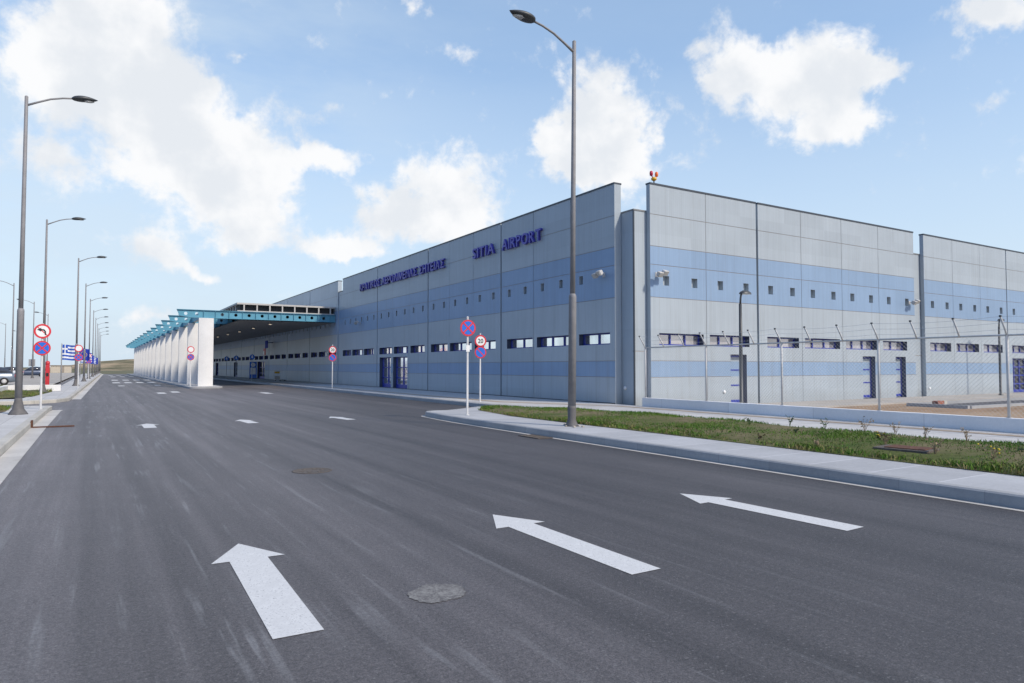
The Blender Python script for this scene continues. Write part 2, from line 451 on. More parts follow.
for a, e, ra, re, wgt in CL:
    dd = g.vmath('MULTIPLY', g.vmath('SUBTRACT', P, (a, e, 0)), (1/(ra*1.45), 1/(re*1.42), 0))
    f = g.math('MULTIPLY', g.rng(g.vmath('LENGTH', dd), 0, 1.0, 1, 0), wgt)
    D = f if D is None else g.math('ADD', D, g.math('MULTIPLY', f, 1.))
D = g.math('MINIMUM', D, 1.15)
fb, _ = g.noise(d3, 14, 8, .62, .3); fb2, _ = g.noise(d3, 45, 6, .6)
dens = g.math('ADD', D, g.math('ADD', g.rng(fb, .25, .75, -.44, .44), g.rng(fb2, .25, .75, -.20, .20)))
dens = g.rng(dens, .12, .74, 0, .985, True)
# thin veil ahead of the camera, thicker on the left and towards the horizon
front = g.math('MULTIPLY', g.rng(az, -48, -14, 0, 1, True), g.rng(az, 70, 120, 1, 0, True))
veil, _ = g.noise(g.mapping(d3, sc=(1, 1, 3)), 3.2, 5, .6)
lv = g.math('MULTIPLY', g.math('MULTIPLY', g.rng(veil, .33, .66, .08, .58, True), g.rng(az, -2, 36, 1., .12, True)), front)
hz = g.math('MULTIPLY', g.rng(el, 0, g.rng(front, 0, 1, 9, 24), .95, .0), g.rng(front, 0, 1, .15, 1))
lv = g.math('ADD', lv, g.math('MULTIPLY', hz, g.math('SUBTRACT', 1., lv)), clamp=True)
# cloud body: bright tops, slightly grey thick bases
sh, _ = g.noise(g.vmath('ADD', d3, (0, 0, -.02)), 10, 5, .55)
cc = g.mix(g.rng(sh, .36, .60, 0, 1, True), (6.7, 7.0, 7.4), (8.15, 8.2, 8.3))
blue = g.mix(1., g.vmath('ADD', g.scalec(sky.outputs['Color'], g.rng(front, 0, 1, .95, 1.15)), g.mix(front, (.0, .62, 2.2), (1.3, 1.95, 2.8))), (1.0, 1.0, 1.0), 'MULTIPLY')  # unseen sky outside front made bluer and dimmer to cool the left facade
base = g.mix(lv, blue, (5.5, 6.5, 7.45))
skyc = g.mix(dens, base, cc)
g.l.new(skyc, bg.inputs['Color'])

S.view_settings.view_transform = 'Standard'; S.view_settings.look = 'None'
S.view_settings.gamma = 1; S.view_settings.exposure = 0.0
S.view_settings.use_curve_mapping = False

# ------------------------------------------------------------------ ground, road, pavements
def kerbx(y): return -1.42 if y < 33 else -1.62+.0165*y     # left kerb line, top edge
def ring_tri(pts): return pts

gm = MB()
gm.quad((-4000, -4000, -.06), (4000, -4000, -.06), (4000, 4000, -.06), (-4000, 4000, -.06))
struct(gm, 'ground', M['ground'])

rm = MB()
rm.quad((-60, -60, 0), (13.6, -60, 0), (13.6, 180, 0), (-60, 180, 0))
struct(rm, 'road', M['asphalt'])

def arc(cx, cy, r, a0, a1, n=10):
    return [(cx+r*math.cos(math.radians(a0+(a1-a0)*k/n)), cy+r*math.sin(math.radians(a0+(a1-a0)*k/n))) for k in range(n+1)]
def offset_path(pts, w):
    """points moved w to the left of the walking direction"""
    out = []
    for i, p in enumerate(pts):
        a = Vector(pts[max(i-1, 0)]); b = Vector(pts[min(i+1, len(pts)-1)])
        d = (b-a).normalized(); out.append((p[0]-d.y*w, p[1]+d.x*w))
    return out
def kerb_strip(name, pts, w, z1, m):
    """kerb stones along a path (road on the right hand), chamfered road edge"""
    inn = offset_path(pts, w); cx = offset_path(pts, .02)
    b = MB()
    R = [[b.vert((x, y, z)) for x, y in L] for L, z in ((pts, -.02), (pts, z1-.02), (cx, z1), (inn, z1), (inn, -.02))]
    for r0, r1 in zip(R, R[1:]):
        for k in range(len(pts)-1): b.face((r0[k], r0[k+1], r1[k+1], r1[k]), 0)
    return struct(b, name, m), inn

# -- right-hand traffic island with grass strip
tip = [(8.93, -20), (8.93, 0), (8.93, 8), (8.93, 16)] + [(8.95, 17.5), (9.02, 18.8), (9.12, 19.8)] + arc(9.78, 20.25, .62, 180, 60, 9)[1:] + [(10.9, 21.3), (12.0, 22.1)] + arc(12.2, 23.0, .85, -80, 0, 5) + [(13.08, 26), (13.15, 33), (13.3, 45), (13.35, 180)]
tip = tip[::-1]           # walk so that the road lies on the right hand
k_is, inn = kerb_strip('kerb_island', tip, .16, .155, M['kerb'])
b = MB()
poly = inn[::-1] + [(17.36, 180), (17.36, 20.2), (17.2, 19), (17.2, -20)]
n0 = [b.vert((x, y, .15)) for x, y in poly]; b.face(n0[::-1])
struct(b, 'pavement_island', M['pave_island'])
b = MB(); b.quad((14.5, -20, .1545), (17.2, -20, .1545), (17.2, 18.6, .1545), (14.5, 18.6, .1545))
b.quad((13.3, 22.9, .1545), (17.36, 20.1, .1545), (17.36, 180, .1545), (13.52, 180, .1545))
b.quad((14.5, 18.6, .1545), (17.2, 18.6, .1545), (17.36, 20.1, .1545), (13.3, 22.9, .1545))
struct(b, 'pavement_facade', M['pave'])
b = MB(); b.quad((16.35, -20, .159), (16.68, -20, .159), (16.68, 19.6, .159), (16.35, 19.6, .159))
b.quad((16.35, 19.6, .159), (16.68, 19.6, .159), (14.55, 24.6, .159), (14.2, 24.45, .159))
b.quad((14.2, 24.45, .159), (14.55, 24.6, .159), (14.65, 180, .159), (14.3, 180, .159))
struct(b, 'paving_strip', M['pave_beige'])

# -- painted edge line and gutter along the island
line = [(x, y) for x, y in tip if y < 23 and x < 10.2]
o1 = offset_path(line, -.035); o2 = offset_path(line, -.145)
b = MB(); A = [b.vert((x, y, .004)) for x, y in o1]; B = [b.vert((x, y, .004)) for x, y in o2]
for k in range(len(A)-1): b.face((A[k], B[k], B[k+1], A[k+1]))
struct(b, 'road_edge_line', M['gutter'])

# -- left pavements
near = [(-1.42, -20), (-1.42, 0), (-1.42, 12), (-1.40, 22)] + [(-1.36, 29.6)] + arc(-1.86, 30.6, .55, 0, 90, 6)[1:] + [(-3.2, 31.2), (-30, 31.6)]
_, inn = kerb_strip('kerb_near', near, .18, .155, M['kerb_cream'])
b = MB(); poly = inn + [(-30, -20)]
b.face([b.vert((x, y, .15)) for x, y in poly]); struct(b, 'pavement_near', M['pave'])
far = [(-30, 35.3), (-3.6, 35.6), (-2.3, 35.9), (-1.45, 36.8), (-1.0, 38.4), (kerbx(43), 43), (kerbx(80), 80), (kerbx(180), 180)]
_, inn = kerb_strip('kerb_far', far, .18, .155, M['kerb_cream'])
b = MB(); poly = inn + [(-2.2, 180), (-2.2, 50), (-2.9, 38.2), (-30, 37.2)]
b.face([b.vert((x, y, .15)) for x, y in poly]); struct(b, 'pavement_far', M['pave'])
# pale gutter slab beside the left kerb
gl = [(-1.42, -20), (-1.40, 22), (-1.36, 29.6), (-1.31, 30.4)]
o1 = gl; o2 = [(x+.34, y) for x, y in gl]
b = MB(); A = [b.vert((x, y, .005)) for x, y in o1]; B = [b.vert((x, y, .005)) for x, y in o2]
for k in range(len(A)-1): b.face((A[k], B[k], B[k+1], A[k+1]))
struct(b, 'gutter', M['gutter'])
gl = [(kerbx(y), y) for y in (40, 60, 90, 120, 180)]
b = MB(); A = [b.vert((x, y, .005)) for x, y in gl]; B = [b.vert((x+.4, y, .005)) for x, y in gl]
for k in range(len(A)-1): b.face((A[k], B[k], B[k+1], A[k+1]))
struct(b, 'gutter_far', M['gutter'])
b = MB(); b.quad((-60, 62, .162), (-2.9, 62, .162), (-2.9, 200, .162), (-60, 200, .162))
struct(b, 'parking_lot', M['conc'])

# -- canopy island
fi = [(5.95, 170), (5.95, 56.4)] + arc(6.6, 56.1, .65, 180, 270, 5)[1:] + [(7.6, 55.45)] + arc(7.7, 56.1, .65, -90, 0, 5)[1:] + [(8.35, 56.6), (8.35, 170)]
_, inn = kerb_strip('kerb_canopy', fi[::1], .16, .135, M['kerb'])
b = MB(); b.face([b.vert((x, y, .13)) for x, y in inn]); struct(b, 'pavement_canopy', M['pave'])

# -- yard behind the fence
b = MB(); b.quad((17.3, -40, -.03), (140, -40, -.03), (140, 19.9, -.03), (17.3, 19.9, -.03)); struct(b, 'yard_soil', M['soil'])
b = MB(); b.box(17.5, 140, 16.9, 19.79, -.05, .03); struct(b, 'yard_apron', M['conc'])
b = MB(); b.quad((29.2, 13.6, -.022), (140, 12.4, -.022), (140, 15.7, -.022), (29.2, 15.7, -.022)); struct(b, 'yard_road', M['asphalt'])
b = MB(); b.box(29.0, 140, 15.7, 15.85, -.05, .10); b.box(29.0, 29.2, 13.5, 15.7, -.05, .10)
b.prism([(29.2, 13.45), (140, 12.25), (140, 12.4), (29.2, 13.6)], -.05, .08); struct(b, 'yard_kerb', M['kerb'])

# -- distant hill
def hnoise(x, y):
    return math.sin(x*.031+y*.017)*.6+math.sin(x*.083-y*.041+1.3)*.35+math.sin(x*.21+y*.13)*.15
b = MB(); NX, NY = 90, 26
def hz_(x, y):
    prof = max(0., min(1., (x+34)/62.)); prof = prof*prof*(3-2*prof)
    ridge = math.exp(-((y-450)/60.)**2) if y < 450 else math.exp(-((y-450)/160.)**2)
    base = math.exp(-((y-330)/22.)**2)*.0
    return -1.2+ridge*(1.6+5.6*prof+.9*hnoise(x, y))+base
idx = [[b.vert((-60+400*i/NX, 270+360*j/NY, hz_(-60+400*i/NX, 270+360*j/NY))) for i in range(NX+1)] for j in range(NY+1)]
for j in range(NY):
    for i in range(NX): b.face((idx[j][i], idx[j][i+1], idx[j+1][i+1], idx[j+1][i]), 0, True)
struct(b, 'hill', M['hill'])

# ------------------------------------------------------------------ painted arrows, crossing
def arrow(label, tipx, tipy, ln=2.42, sw=.30, hw=.58, hl=.58, rz=0.):
    b = MB()
    P = [(-sw/2, -ln), (sw/2, -ln), (sw/2, -hl), (hw/2, -hl), (0, 0), (-hw/2, -hl), (-sw/2, -hl)]
    v = [b.vert((x, y, .004)) for x, y in P]
    b.face((v[0], v[1], v[2], v[6])); b.face((v[6], v[2], v[3], v[4], v[5]))
    o = b.build('road_arrow', M['paint'], loc=(tipx, tipy, 0)); o.rotation_euler.z = rz
    return tag(o, label, 'road marking', 'white arrows painted on the road')
arrow('white straight-ahead arrow painted in the left lane nearest the camera', 1.14, 6.62, rz=-.028)
arrow('white straight-ahead arrow painted in the middle lane beside the pale round patch', 3.71, 6.48)
arrow('white straight-ahead arrow painted in the right lane near the island kerb', 6.34, 6.32, 2.28, rz=.045)
arrow('white arrow in the left lane further up, level with the right-hand no stopping sign', 1.28, 21.9, 1.6)
arrow('white arrow in the middle lane further up, beyond the rusty manhole cover', 3.8, 22.1, 1.6, rz=.06)
arrow('white arrow in the right lane further up, near the tip of the island', 6.5, 21.9, 1.6, rz=.12)
arrow('small distant white arrow left of the canopy fins, second set from the camera', 3.5, 48.2, 2.4, .45, .8)
arrow('small distant white arrow just in front of the canopy island', 4.4, 49.8, 2.4, .45, .8)
arrow('far white arrow beside the canopy island, just before the crossings', 4.7, 68.5, 2.4, .45, .8)
arrow('far white arrow in the left lane just before the crossings', 1.95, 68, 2.4, .45, .8)
arrow('white arrow in front of the covered lane below the canopy', 9.0, 45.0, 2.4, .45, .8)
for n, (y0, y1, xs, lab) in enumerate(((77.8, 82.5, (1.55, 2.6, 3.65, 4.7), 'nearer of the two white zebra crossings on the far road'),
                                     (93, 98, (1.75, 2.9, 4.05, 5.2), 'farther of the two white zebra crossings on the far road'))):
    b = MB()
    for x in xs: b.quad((x, y0, .004), (x+.66, y0, .004), (x+.66, y1, .004), (x, y1, .004))
    tag(b.build('zebra_crossing', M['paint']), lab, 'crossing')
for y, lab in ((126, 'faint row of white bars across the road beyond both zebra crossings'), (146, 'last faint row of white bars across the road before the hill')):
    b = MB()
    for x in (2.2, 3.5, 4.8): b.quad((x, y, .004), (x+.7, y, .004), (x+.7, y+5, .004), (x, y+5, .004))
    tag(b.build('zebra_crossing', M['paint']), lab, 'crossing')

# manhole covers, drain grates, pale patch
b = MB(); b.lathe([(.30, 0), (.30, .004), (.275, .006), (.27, .003), (.0, .004)], 36)
for k in range(6):
    a = k*PI/3; b.box(-.03+.16*math.cos(a), .03+.16*math.cos(a), -.03+.16*math.sin(a), .03+.16*math.sin(a), .004, .008)
tag(b.build('manhole_cover', M['iron'], loc=(2.89, 10.66, .001)), 'round rusty manhole cover set in the asphalt of the road', 'manhole cover')
mp, gp, pp = newmat('worn_patch')
o_ = gp.obj(); f1, _ = gp.noise(o_, 55, 4, .7); f2, _ = gp.noise(o_, 12, 4, .6)
gp.l.new(gp.mix(gp.rng(gp.math('ADD', gp.math('MULTIPLY', f1, .55), gp.math('MULTIPLY', f2, .45)), .42, .58, 0, 1), (.11, .105, .105), (.23, .225, .215)), pp.inputs['Base Color']); pp.inputs['Roughness'].default_value = .9
b = MB(); ps = []
for k in range(72):
    a = 2*PI*k/72; rr = .20*(1+.06*math.sin(2*a+1)+.04*math.sin(5*a)+random.uniform(-.07, .07)); ps.append(b.vert((rr*math.cos(a), rr*math.sin(a), .004)))
b.face(ps); tag(b.build('road_patch', mp, loc=(2.1, 4.46, 0)), 'pale round speckled patch in the asphalt right of the nearest arrow', 'road patch')
t = thing('storm_drain', 'flat rusty drain grate in the road against the island kerb', 'drain', (8.62, 13.1, 0))
b = MB(); b.box(-.2, -.16, -.42, .42, .004, .02); b.box(.16, .2, -.42, .42, .004, .02); b.box(-.16, .16, -.42, -.38, .004, .02); b.box(-.16, .16, .38, .42, .004, .02)
b.build('frame', M['iron'], t)
b = MB()
for k in range(14): b.box(-.16, .16, -.37+k*.0555, -.345+k*.0555, .006, .018)
b.build('grating', M['iron'], t)
b = MB(); b.quad((-.16, -.38, .0045), (.16, -.38, .0045), (.16, .38, .0045), (-.16, .38, .0045)); b.build('shaft', M['black'], t)
t = thing('kerb_drain', 'rusty kerb drain with a grate bar across the left gutter', 'drain', (-1.36, 21.9, 0))
b = MB(); b.box(-.045, .0, -.06, .16, .02, .20); b.build('back_plate', M['rust'], t)
b = MB(); b.box(0, .92, -.07, -.02, .006, .028); b.box(0, .92, .10, .15, .006, .028); b.box(.88, .92, -.02, .10, .006, .028); b.build('frame', M['rust'], t)
b = MB()
for k in range(12): b.box(.04+k*.07, .065+k*.07, -.02, .10, .008, .024)
b.build('grating', M['rust'], t)

# ------------------------------------------------------------------ terminal building
XL, YR, TH, THR = 17.4, 19.8, .33, .20
VJ = [1.20, 1.84, 4.33, 5.61, 6.34, 7.59]        # horizontal panel joints
TOP = 8.86
def isblue(z): return 1.20 < z < 1.84 or 4.33 < z < 6.34
bld = thing('terminal_building', 'long airport terminal clad in grey panels with two blue bands', 'building')

def bay(side, u0, u1, joints, holes, top=TOP, z0=.0, inset=0.):
    """one parapet bay as a child: skin of panels with open grooves and openings, backing, edges, coping"""
    g2 = .010; TB = TH if side == 'left' else THR
    def pt(u, z, d):                               # d = depth behind the outer face
        d += inset
        return (XL+d, u, z) if side == 'left' else (u, YR+d, z)
    us = sorted({u0, u1, *[j+s*g2 for j in joints for s in (-1, 1)], *[h[0] for h in holes], *[h[1] for h in holes]})
    zs = sorted({z0, top, *[j+s*g2 for j in VJ if j < top for s in (-1, 1)], *[h[2] for h in holes], *[h[3] for h in holes]})
    b = MB()
    def q(u_0, u_1, z_0, z_1, d, mi):
        P = [pt(u_0, z_0, d), pt(u_1, z_0, d), pt(u_1, z_1, d), pt(u_0, z_1, d)]
        if side == 'left': P = P[::-1]
        b.quad(*P, mi)
    for i in range(len(us)-1):
        for k in range(len(zs)-1):
            uc = (us[i]+us[i+1])/2; zc = (zs[k]+zs[k+1])/2
            if any(h[0] < uc < h[1] and h[2] < zc < h[3] for h in holes): continue
            groove = any(abs(uc-j) < g2 for j in joints) or any(abs(zc-j) < g2 for j in VJ if j < top)
            if groove: q(us[i], us[i+1], zs[k], zs[k+1], .012, 2)
            else: q(us[i], us[i+1], zs[k], zs[k+1], 0, 1 if isblue(zc) else 0)
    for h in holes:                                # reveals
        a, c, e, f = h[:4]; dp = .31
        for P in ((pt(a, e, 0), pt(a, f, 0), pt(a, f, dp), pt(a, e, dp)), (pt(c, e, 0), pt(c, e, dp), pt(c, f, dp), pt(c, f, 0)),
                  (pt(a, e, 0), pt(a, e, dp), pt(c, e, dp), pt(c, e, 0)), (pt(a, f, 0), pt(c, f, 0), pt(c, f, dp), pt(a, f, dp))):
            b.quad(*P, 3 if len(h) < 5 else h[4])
    for u, in ((u0,), (u1,)):
        for za, zb in zip([z0]+VJ, VJ+[top]):
            b.quad(pt(u, za, 0), pt(u, za, TB), pt(u, zb, TB), pt(u, zb, 0), 0)
    b.quad(pt(u0, top, 0), pt(u1, top, 0), pt(u1, top, TB), pt(u0, top, TB), 0)
    b.quad(pt(u0, 5.7, TB), pt(u1, 5.7, TB), pt(u1, top, TB), pt(u0, top, TB), 0)
    w = b.build('facade_panel', [M['grey'+side], M['blue'+side], M['joint'], M['reveal']], bld)
    c = MB()
    if side == 'left': c.box(XL-.025+inset, XL+TB+.03+inset, u0-.01, u1+.01, top-.015, top+.05)
    else: c.box(u0-.01, u1+.01, YR-.025, YR+TB+.03, top-.015, top+.05)
    c.build('coping', M['coping'], w)
    return w

def window(side, u0, u1, z0, z1, pane, mull=1, rows=1, name='window', rail=.05, low=0.):
    """blue frame with mullions at the back of the reveal, panes as a sub-part"""
    dp0, dp1 = .23, .30
    def bx(b, a, c, e, f, d0, d1):
        if side == 'left': b.box(XL+d0, XL+d1, a, c, e, f)
        else: b.box(a, c, YR+d0, YR+d1, e, f)
    b = MB(); w = rail
    bx(b, u0+.004, u1-.004, z0+.004, z0+w+low, dp0, dp1); bx(b, u0+.004, u1-.004, z1-w, z1-.004, dp0, dp1)
    bx(b, u0+.004, u0+w, z0+w+low, z1-w, dp0, dp1); bx(b, u1-w, u1-.004, z0+w+low, z1-w, dp0, dp1)
    for k in range(1, mull+1):
        c = u0+(u1-u0)*k/(mull+1); bx(b, c-w*.6, c+w*.6, z0+w+low, z1-w, dp0+.004, dp1-.004)
    for k in range(1, rows):
        c = z0+(z1-z0)*k/rows; bx(b, u0+w, u1-w, c-w*.5, c+w*.5, dp0+.008, dp1-.008)
    fr = b.build(name, M['frame'], bld)
    p = MB(); d = dp1-.015
    if side == 'left': p.quad((XL+d, u1-.01, z0+.01), (XL+d, u0+.01, z0+.01), (XL+d, u0+.01, z1-.01), (XL+d, u1-.01, z1-.01))
    else: p.quad((u0+.01, YR+d, z0+.01), (u1-.01, YR+d, z0+.01), (u1-.01, YR+d, z1-.01), (u0+.01, YR+d, z1-.01))
    p.build('pane', pane, fr)
    return fr
def vent(side, u, z, s=.36):
    p = MB()
    d = .295
    if side == 'left': p.box(XL+d, XL+d+.01, u-s/2+.003, u+s/2-.003, z-s/2+.003, z+s/2-.003)
    else: p.box(u-s/2+.003, u+s/2-.003, YR+d, YR+d+.01, z-s/2+.003, z+s/2-.003)
    return p.build('small_window', M['alu'] if side == 'left' else M['rim'], bld)
def leaf(u0, u1, z1):
    """cladded single door in the right facade with blue rails"""
    p = MB(); d = .25
    zs = [.05, 1.20, 1.84, z1-.01]
    for za, zb, mi in zip(zs, zs[1:], (0, 1, 0)): p.box(u0+.06, u1-.06, YR+d, YR+d+.05, za, zb, mi)
    dd = p.build('door', [M['greyright'], M['blueright']], bld)
    for zc, hh in ((.14, .12), (.82, .06), (1.47, .06), (z1-.07, .09)):
        r = MB(); r.box(u0+.06, u1-.06, YR+d-.015, YR+d-.001, zc-hh/2, zc+hh/2); r.build('rail', M['frame'], dd)
    f = MB(); f.box(u1-.058, u1-.004, YR+d-.04, YR+.31, .03, z1-.01); f.box(u0+.004, u0+.058, YR+d-.04, YR+.31, .03, z1-.01)
    f.build('jamb', M['frame'], dd)
    hd = MB(); hd.tube([(u0+.14, YR+d-.06, .95), (u0+.14, YR+d-.06, 1.15)], .012, 6); hd.build('handle', M['galv'], dd)

WZ0, WZ1 = 2.50, 2.97
LW = [(21.05,23.08),(23.60,26.30),(26.67,28.98),(30.11,32.35),(32.70,35.35),(35.67,37.95),(38.88,41.11),(41.52,43.97),(44.37,46.76),(47.97,50.02),(50.30,52.80),(53.15,55.25)]
LD = [(44.52,46.71),(41.62,44.10)]
lb = [(20.74, 29.50), (29.63, 38.34), (38.47, 47.16), (47.29, 55.37)]
u = 56.7
far_open = {}
while u < 165:
    lb.append((u, u+8.71)); u += 8.84
for bi, (u0, u1) in enumerate(lb):
    n = (u1-u0)/2.947
    js = [u0+(u1-u0)*k/3 for k in (1, 2)] if bi != 3 else [50.25, 53.0]
    ws = [w for w in LW if u0 < w[0] < u1]
    ds = [w for w in LD if u0 < w[0] < u1]
    if bi > 3:
        ws = [(u0+.45, u0+2.5), (u0+3.1, u0+5.6), (u0+6.1, u0+8.25)]
        if bi in (7, 9, 11): ds = [(u0+3.0, u0+5.75)] if bi != 7 else [(u0+2.2, u0+6.6)]
    sv = [u0+(u1-u0)*(k+.5)/6 for k in range(6)] if bi < 9 else []
    if bi == 0: sv = sv[1:]
    H = [(a, c, WZ0, WZ1) for a, c in ws] + [(a, c, .155, 2.28) for a, c in ds] + [(s-.13, s+.13, 5.06, 5.42, 0) for s in sv]
    bay('left', u0, u1, js, H)
    for a, c in ws: window('left', a, c, WZ0, WZ1, M['pane_left'] if bi < 4 else M['pane_dark'], 1 if c-a < 2.4 else 2, 1)
    for a, c in ds: window('left', a, c, .155, 2.28, M['pane_left'] if bi < 4 else M['pane_dark'], 1, 3, 'door', .06, .22)
    for s in sv:
        p = MB(); p.box(XL+.295, XL+.305, s-.127, s+.127, 5.063, 5.417); p.build('small_window', M['pane_left'], bld)
bay('left', 55.39, 56.68, [], [], top=7.9, inset=.07)
RW = [(18.84,21.30),(21.66,24.09),(25.26,27.46),(27.90,30.57),(31.05,33.65),(34.2,36.41),(38.67,40.87),(41.45,44.0),(44.55,46.87),(48.1,50.52)]
RD = [(22.89,23.90),(32.41,33.48),(35.30,36.25)]
rb = [(18.40, 24.60), (24.73, 37.2), (38.2, 47.52), (47.62, 56.9), (57.0, 66.3), (66.4, 75.6), (75.7, 85)]
rj = [[21.48], [27.7, 30.8, 33.9], [41.2, 44.3], [50.7, 53.8], [60.1, 63.2], [69.5, 72.5], [78.8, 81.9]]
for bi, ((u0, u1), js) in enumerate(zip(rb, rj)):
    ws = [w for w in RW if u0 < w[0] < u1]; ds = [w for w in RD if u0 < w[0] < u1]
    if bi == 3: ds = [(48.1, 51.0)]
    if bi > 3: ws = [(u0+.5, u0+2.7), (u0+3.4, u0+5.9), (u0+6.5, u0+8.8)]
    edges = [u0]+js+[u1]
    sv = [a+(c-a)*f for a, c in zip(edges, edges[1:]) for f in (.27, .78)]
    dh = 2.13
    H = [(a, c, 2.46, 2.93) for a, c in ws] + [(a, c, .03, dh) for a, c in ds] + [(s-.165, s+.165, 4.82, 5.20, 0) for s in sv]
    bay('right', u0, u1, js, H, top=8.78, z0=-.03)
    for a, c in ws: window('right', a, c, 2.46, 2.93, M['pane_right'], 1 if c-a < 2.4 else 2)
    for a, c in ds:
        if c-a < 1.2: leaf(a, c, dh)
        else: window('right', a, c, .03, dh, M['pane_dark'], 3, 4, 'door', .07, .1)
    for s in sv:
        p = MB(); p.box(s-.163, s+.163, YR+.19, YR+.20, 4.822, 5.198); p.build('small_window', M['greyright'], bld)
# body behind the panels with the lower corner columns
b = MB(); zc = 7.69
b.box(XL+TH+.02, 90, YR+THR+.14, 168, -.05, zc, 0)
for xa, xb in ((XL+TH+.02, 18.6), (37.0, 38.4)):
    b.box(xa, xb, YR+THR+.02, YR+THR+.139, -.05, 2.2, 0); b.box(xa, xb, YR+THR+.02, YR+THR+.139, 2.226, zc, 0)
b.box(XL+TH+.035, 18.55, YR+THR+.035, YR+THR+.13, 2.19, 2.23, 1); b.box(37.05, 38.35, YR+THR+.035, YR+THR+.13, 2.19, 2.23, 1)
b.build('wall', [M['greyright'], M['joint']], bld)
b = MB(); b.box(XL+TH, 90, YR+THR, 168, zc, zc+.06); b.build('roof', M['deck'], bld)
b = MB()
for x, y, c in ((XL+TH-.005, YR+THR-.005, 0),): b.box(x, x+.05, y, y+.05, -.03, zc+.02)
b.build('corner_trim', M['coping'], bld)
b = MB()                                          # dark drip gap at the foot of the wall
b.box(XL-.012, XL-.001, 20.76, 165, .12, .19); b.build('base_trim', M['coping'], bld)

# building sign letters
def wall_sign(label, txt, uA, uB, z, cap):
    t = thing('wall_lettering', label, 'lettering', (XL-.10, uA, z), -PI/2)
    adv = []; x = 0; mes = []
    for ch in txt:
        if ch == ' ': x += cap*.55; continue
        me = text_mesh(ch, cap/.72, .12)
        xs = [v.co.x for v in me.vertices]; w = max(xs)-min(xs)
        mes.append((me, x-min(xs))); x += w+cap*.17
    x -= cap*.17
    k = (uA-uB)/x
    for me, off in mes:
        for v in me.vertices: v.co = Vector(((v.co.x+off)*k, -v.co.z, v.co.y))
        me.flip_normals() if False else None
        me.materials.append(M['letter'])
        o = bpy.data.objects.new('letter', me); COL.objects.link(o); o.parent = t
    return t
wall_sign('blue raised Greek letters reading ΚΡΑΤΙΚΟΣ ΑΕΡΟΛΙΜΕΝΑΣ ΣΗΤΕΙΑΣ along the left facade', 'ΚΡΑΤΙΚΟΣ ΑΕΡΟΛΙΜΕΝΑΣ ΣΗΤΕΙΑΣ', 50.7, 35.9, 7.42, .50)
wall_sign('blue raised letters reading SITIA on the left facade', 'SITIA', 32.35, 30.05, 7.42, .54)
wall_sign('blue raised letters reading AIRPORT nearest the corner of the left facade', 'AIRPORT', 29.25, 25.75, 7.42, .54)

# wall floodlights and small round fittings
def floodlight(label, loc, rz, n=2):
    t = thing('floodlight', label, 'floodlight', loc, rz, 'floodlights on the terminal walls'); t.scale = (.78, .85, .78)
    b = MB(); b.tube([(0, 0, 0), (0, -.30, .0)], .025, 8); b.box(-.09, .09, -.03, .0, -.12, .12); b.build('bracket', M['galv'], t)
    for k in range(n):
        s = (k-(n-1)/2.)*.34
        b = MB(); bm = bmesh.new(); bmesh.ops.create_cube(bm, size=1)
        for v in bm.verts:
            v.co = Vector((v.co.x*.26, v.co.y*.20, v.co.z*.22)) * (1.25 if v.co.y < 0 else .9)
        bmesh.ops.bevel(bm, geom=list(bm.edges), offset=.02, segments=1, affect='EDGES')
        bmesh.ops.rotate(bm, verts=bm.verts, matrix=Matrix.Rotation(math.radians(35), 3, 'X'))
        bmesh.ops.translate(bm, verts=bm.verts, vec=(s, -.36, -.02+.1*k)); b.add(bm); bm.free()
        h = b.build('lamp_housing', M['rim'] if k == 0 else M['galv'], t)
        l = MB(); l.box(s-.13, s+.13, -.03, 0, -.11, .11)
        for i, v in enumerate(l.v):
            p = Matrix.Rotation(math.radians(35), 3, 'X') @ Vector((v[0]-s, v[1]-.127, v[2])); l.v[i] = (p.x+s, p.y-.36, p.z-.02+.1*k)
        l.build('lens', M['lens'], h)
    return t
floodlight('twin floodlight high on the left facade near the corner', (XL, 21.4, 5.30), -PI/2)
floodlight('twin floodlight on the left facade just right of the canopy', (XL, 50.9, 5.0), -PI/2)
floodlight('twin floodlight at the left end of the right facade', (18.72, YR, 5.22), 0)
floodlight('twin floodlight on the right facade beside the recessed notch', (36.7, YR, 5.0), 0)
def cap(label, loc, rz):
    b = MB(); b.lathe([(.075, 0), (.075, .03), (.05, .055), (.0, .06)], 16)
    for i, v in enumerate(b.v): b.v[i] = (v[0], -v[2], v[1])
    o = b.build('wall_socket', M['white'], loc=loc); o.rotation_euler.z = rz
    tag(o, label, 'socket', 'round white caps low on the walls')
cap('small round white cap low on the recessed corner column', (XL+TH+.02, 20.55, .78), -PI/2)
cap('small round white cap low on the right facade left of the first door', (22.47, YR, .56), 0)
cap('small round white cap low on the right facade right of the notch', (38.5, YR, .45), 0)
# obstruction light on the parapet
t = thing('obstruction_light', 'red and amber twin obstruction light on the parapet corner', 'warning light', (18.72, YR+.1, 8.83)); t.scale = (.82, .82, .82)
b = MB(); b.tube([(0, 0, 0), (0, 0, .16)], .03, 8); b.build('stem', M['head'], t)
b = MB(); b.lathe([(.05, .14), (.13, .2), (.14, .27), (.06, .33)], 14); b.build('body', M['amber'], t)
for s, m in ((-1, 'redlens'), (1, 'orange')):
    b = MB(); b.tube([(s*.05, 0, .28), (s*.17, 0, .40)], .025, 8); b.lathe([(.03, .36), (.075, .39), (.085, .50), (.07, .58), (.01, .62)], 14, (s*.17, 0, 0)); b.build('lamp', M[m], t)

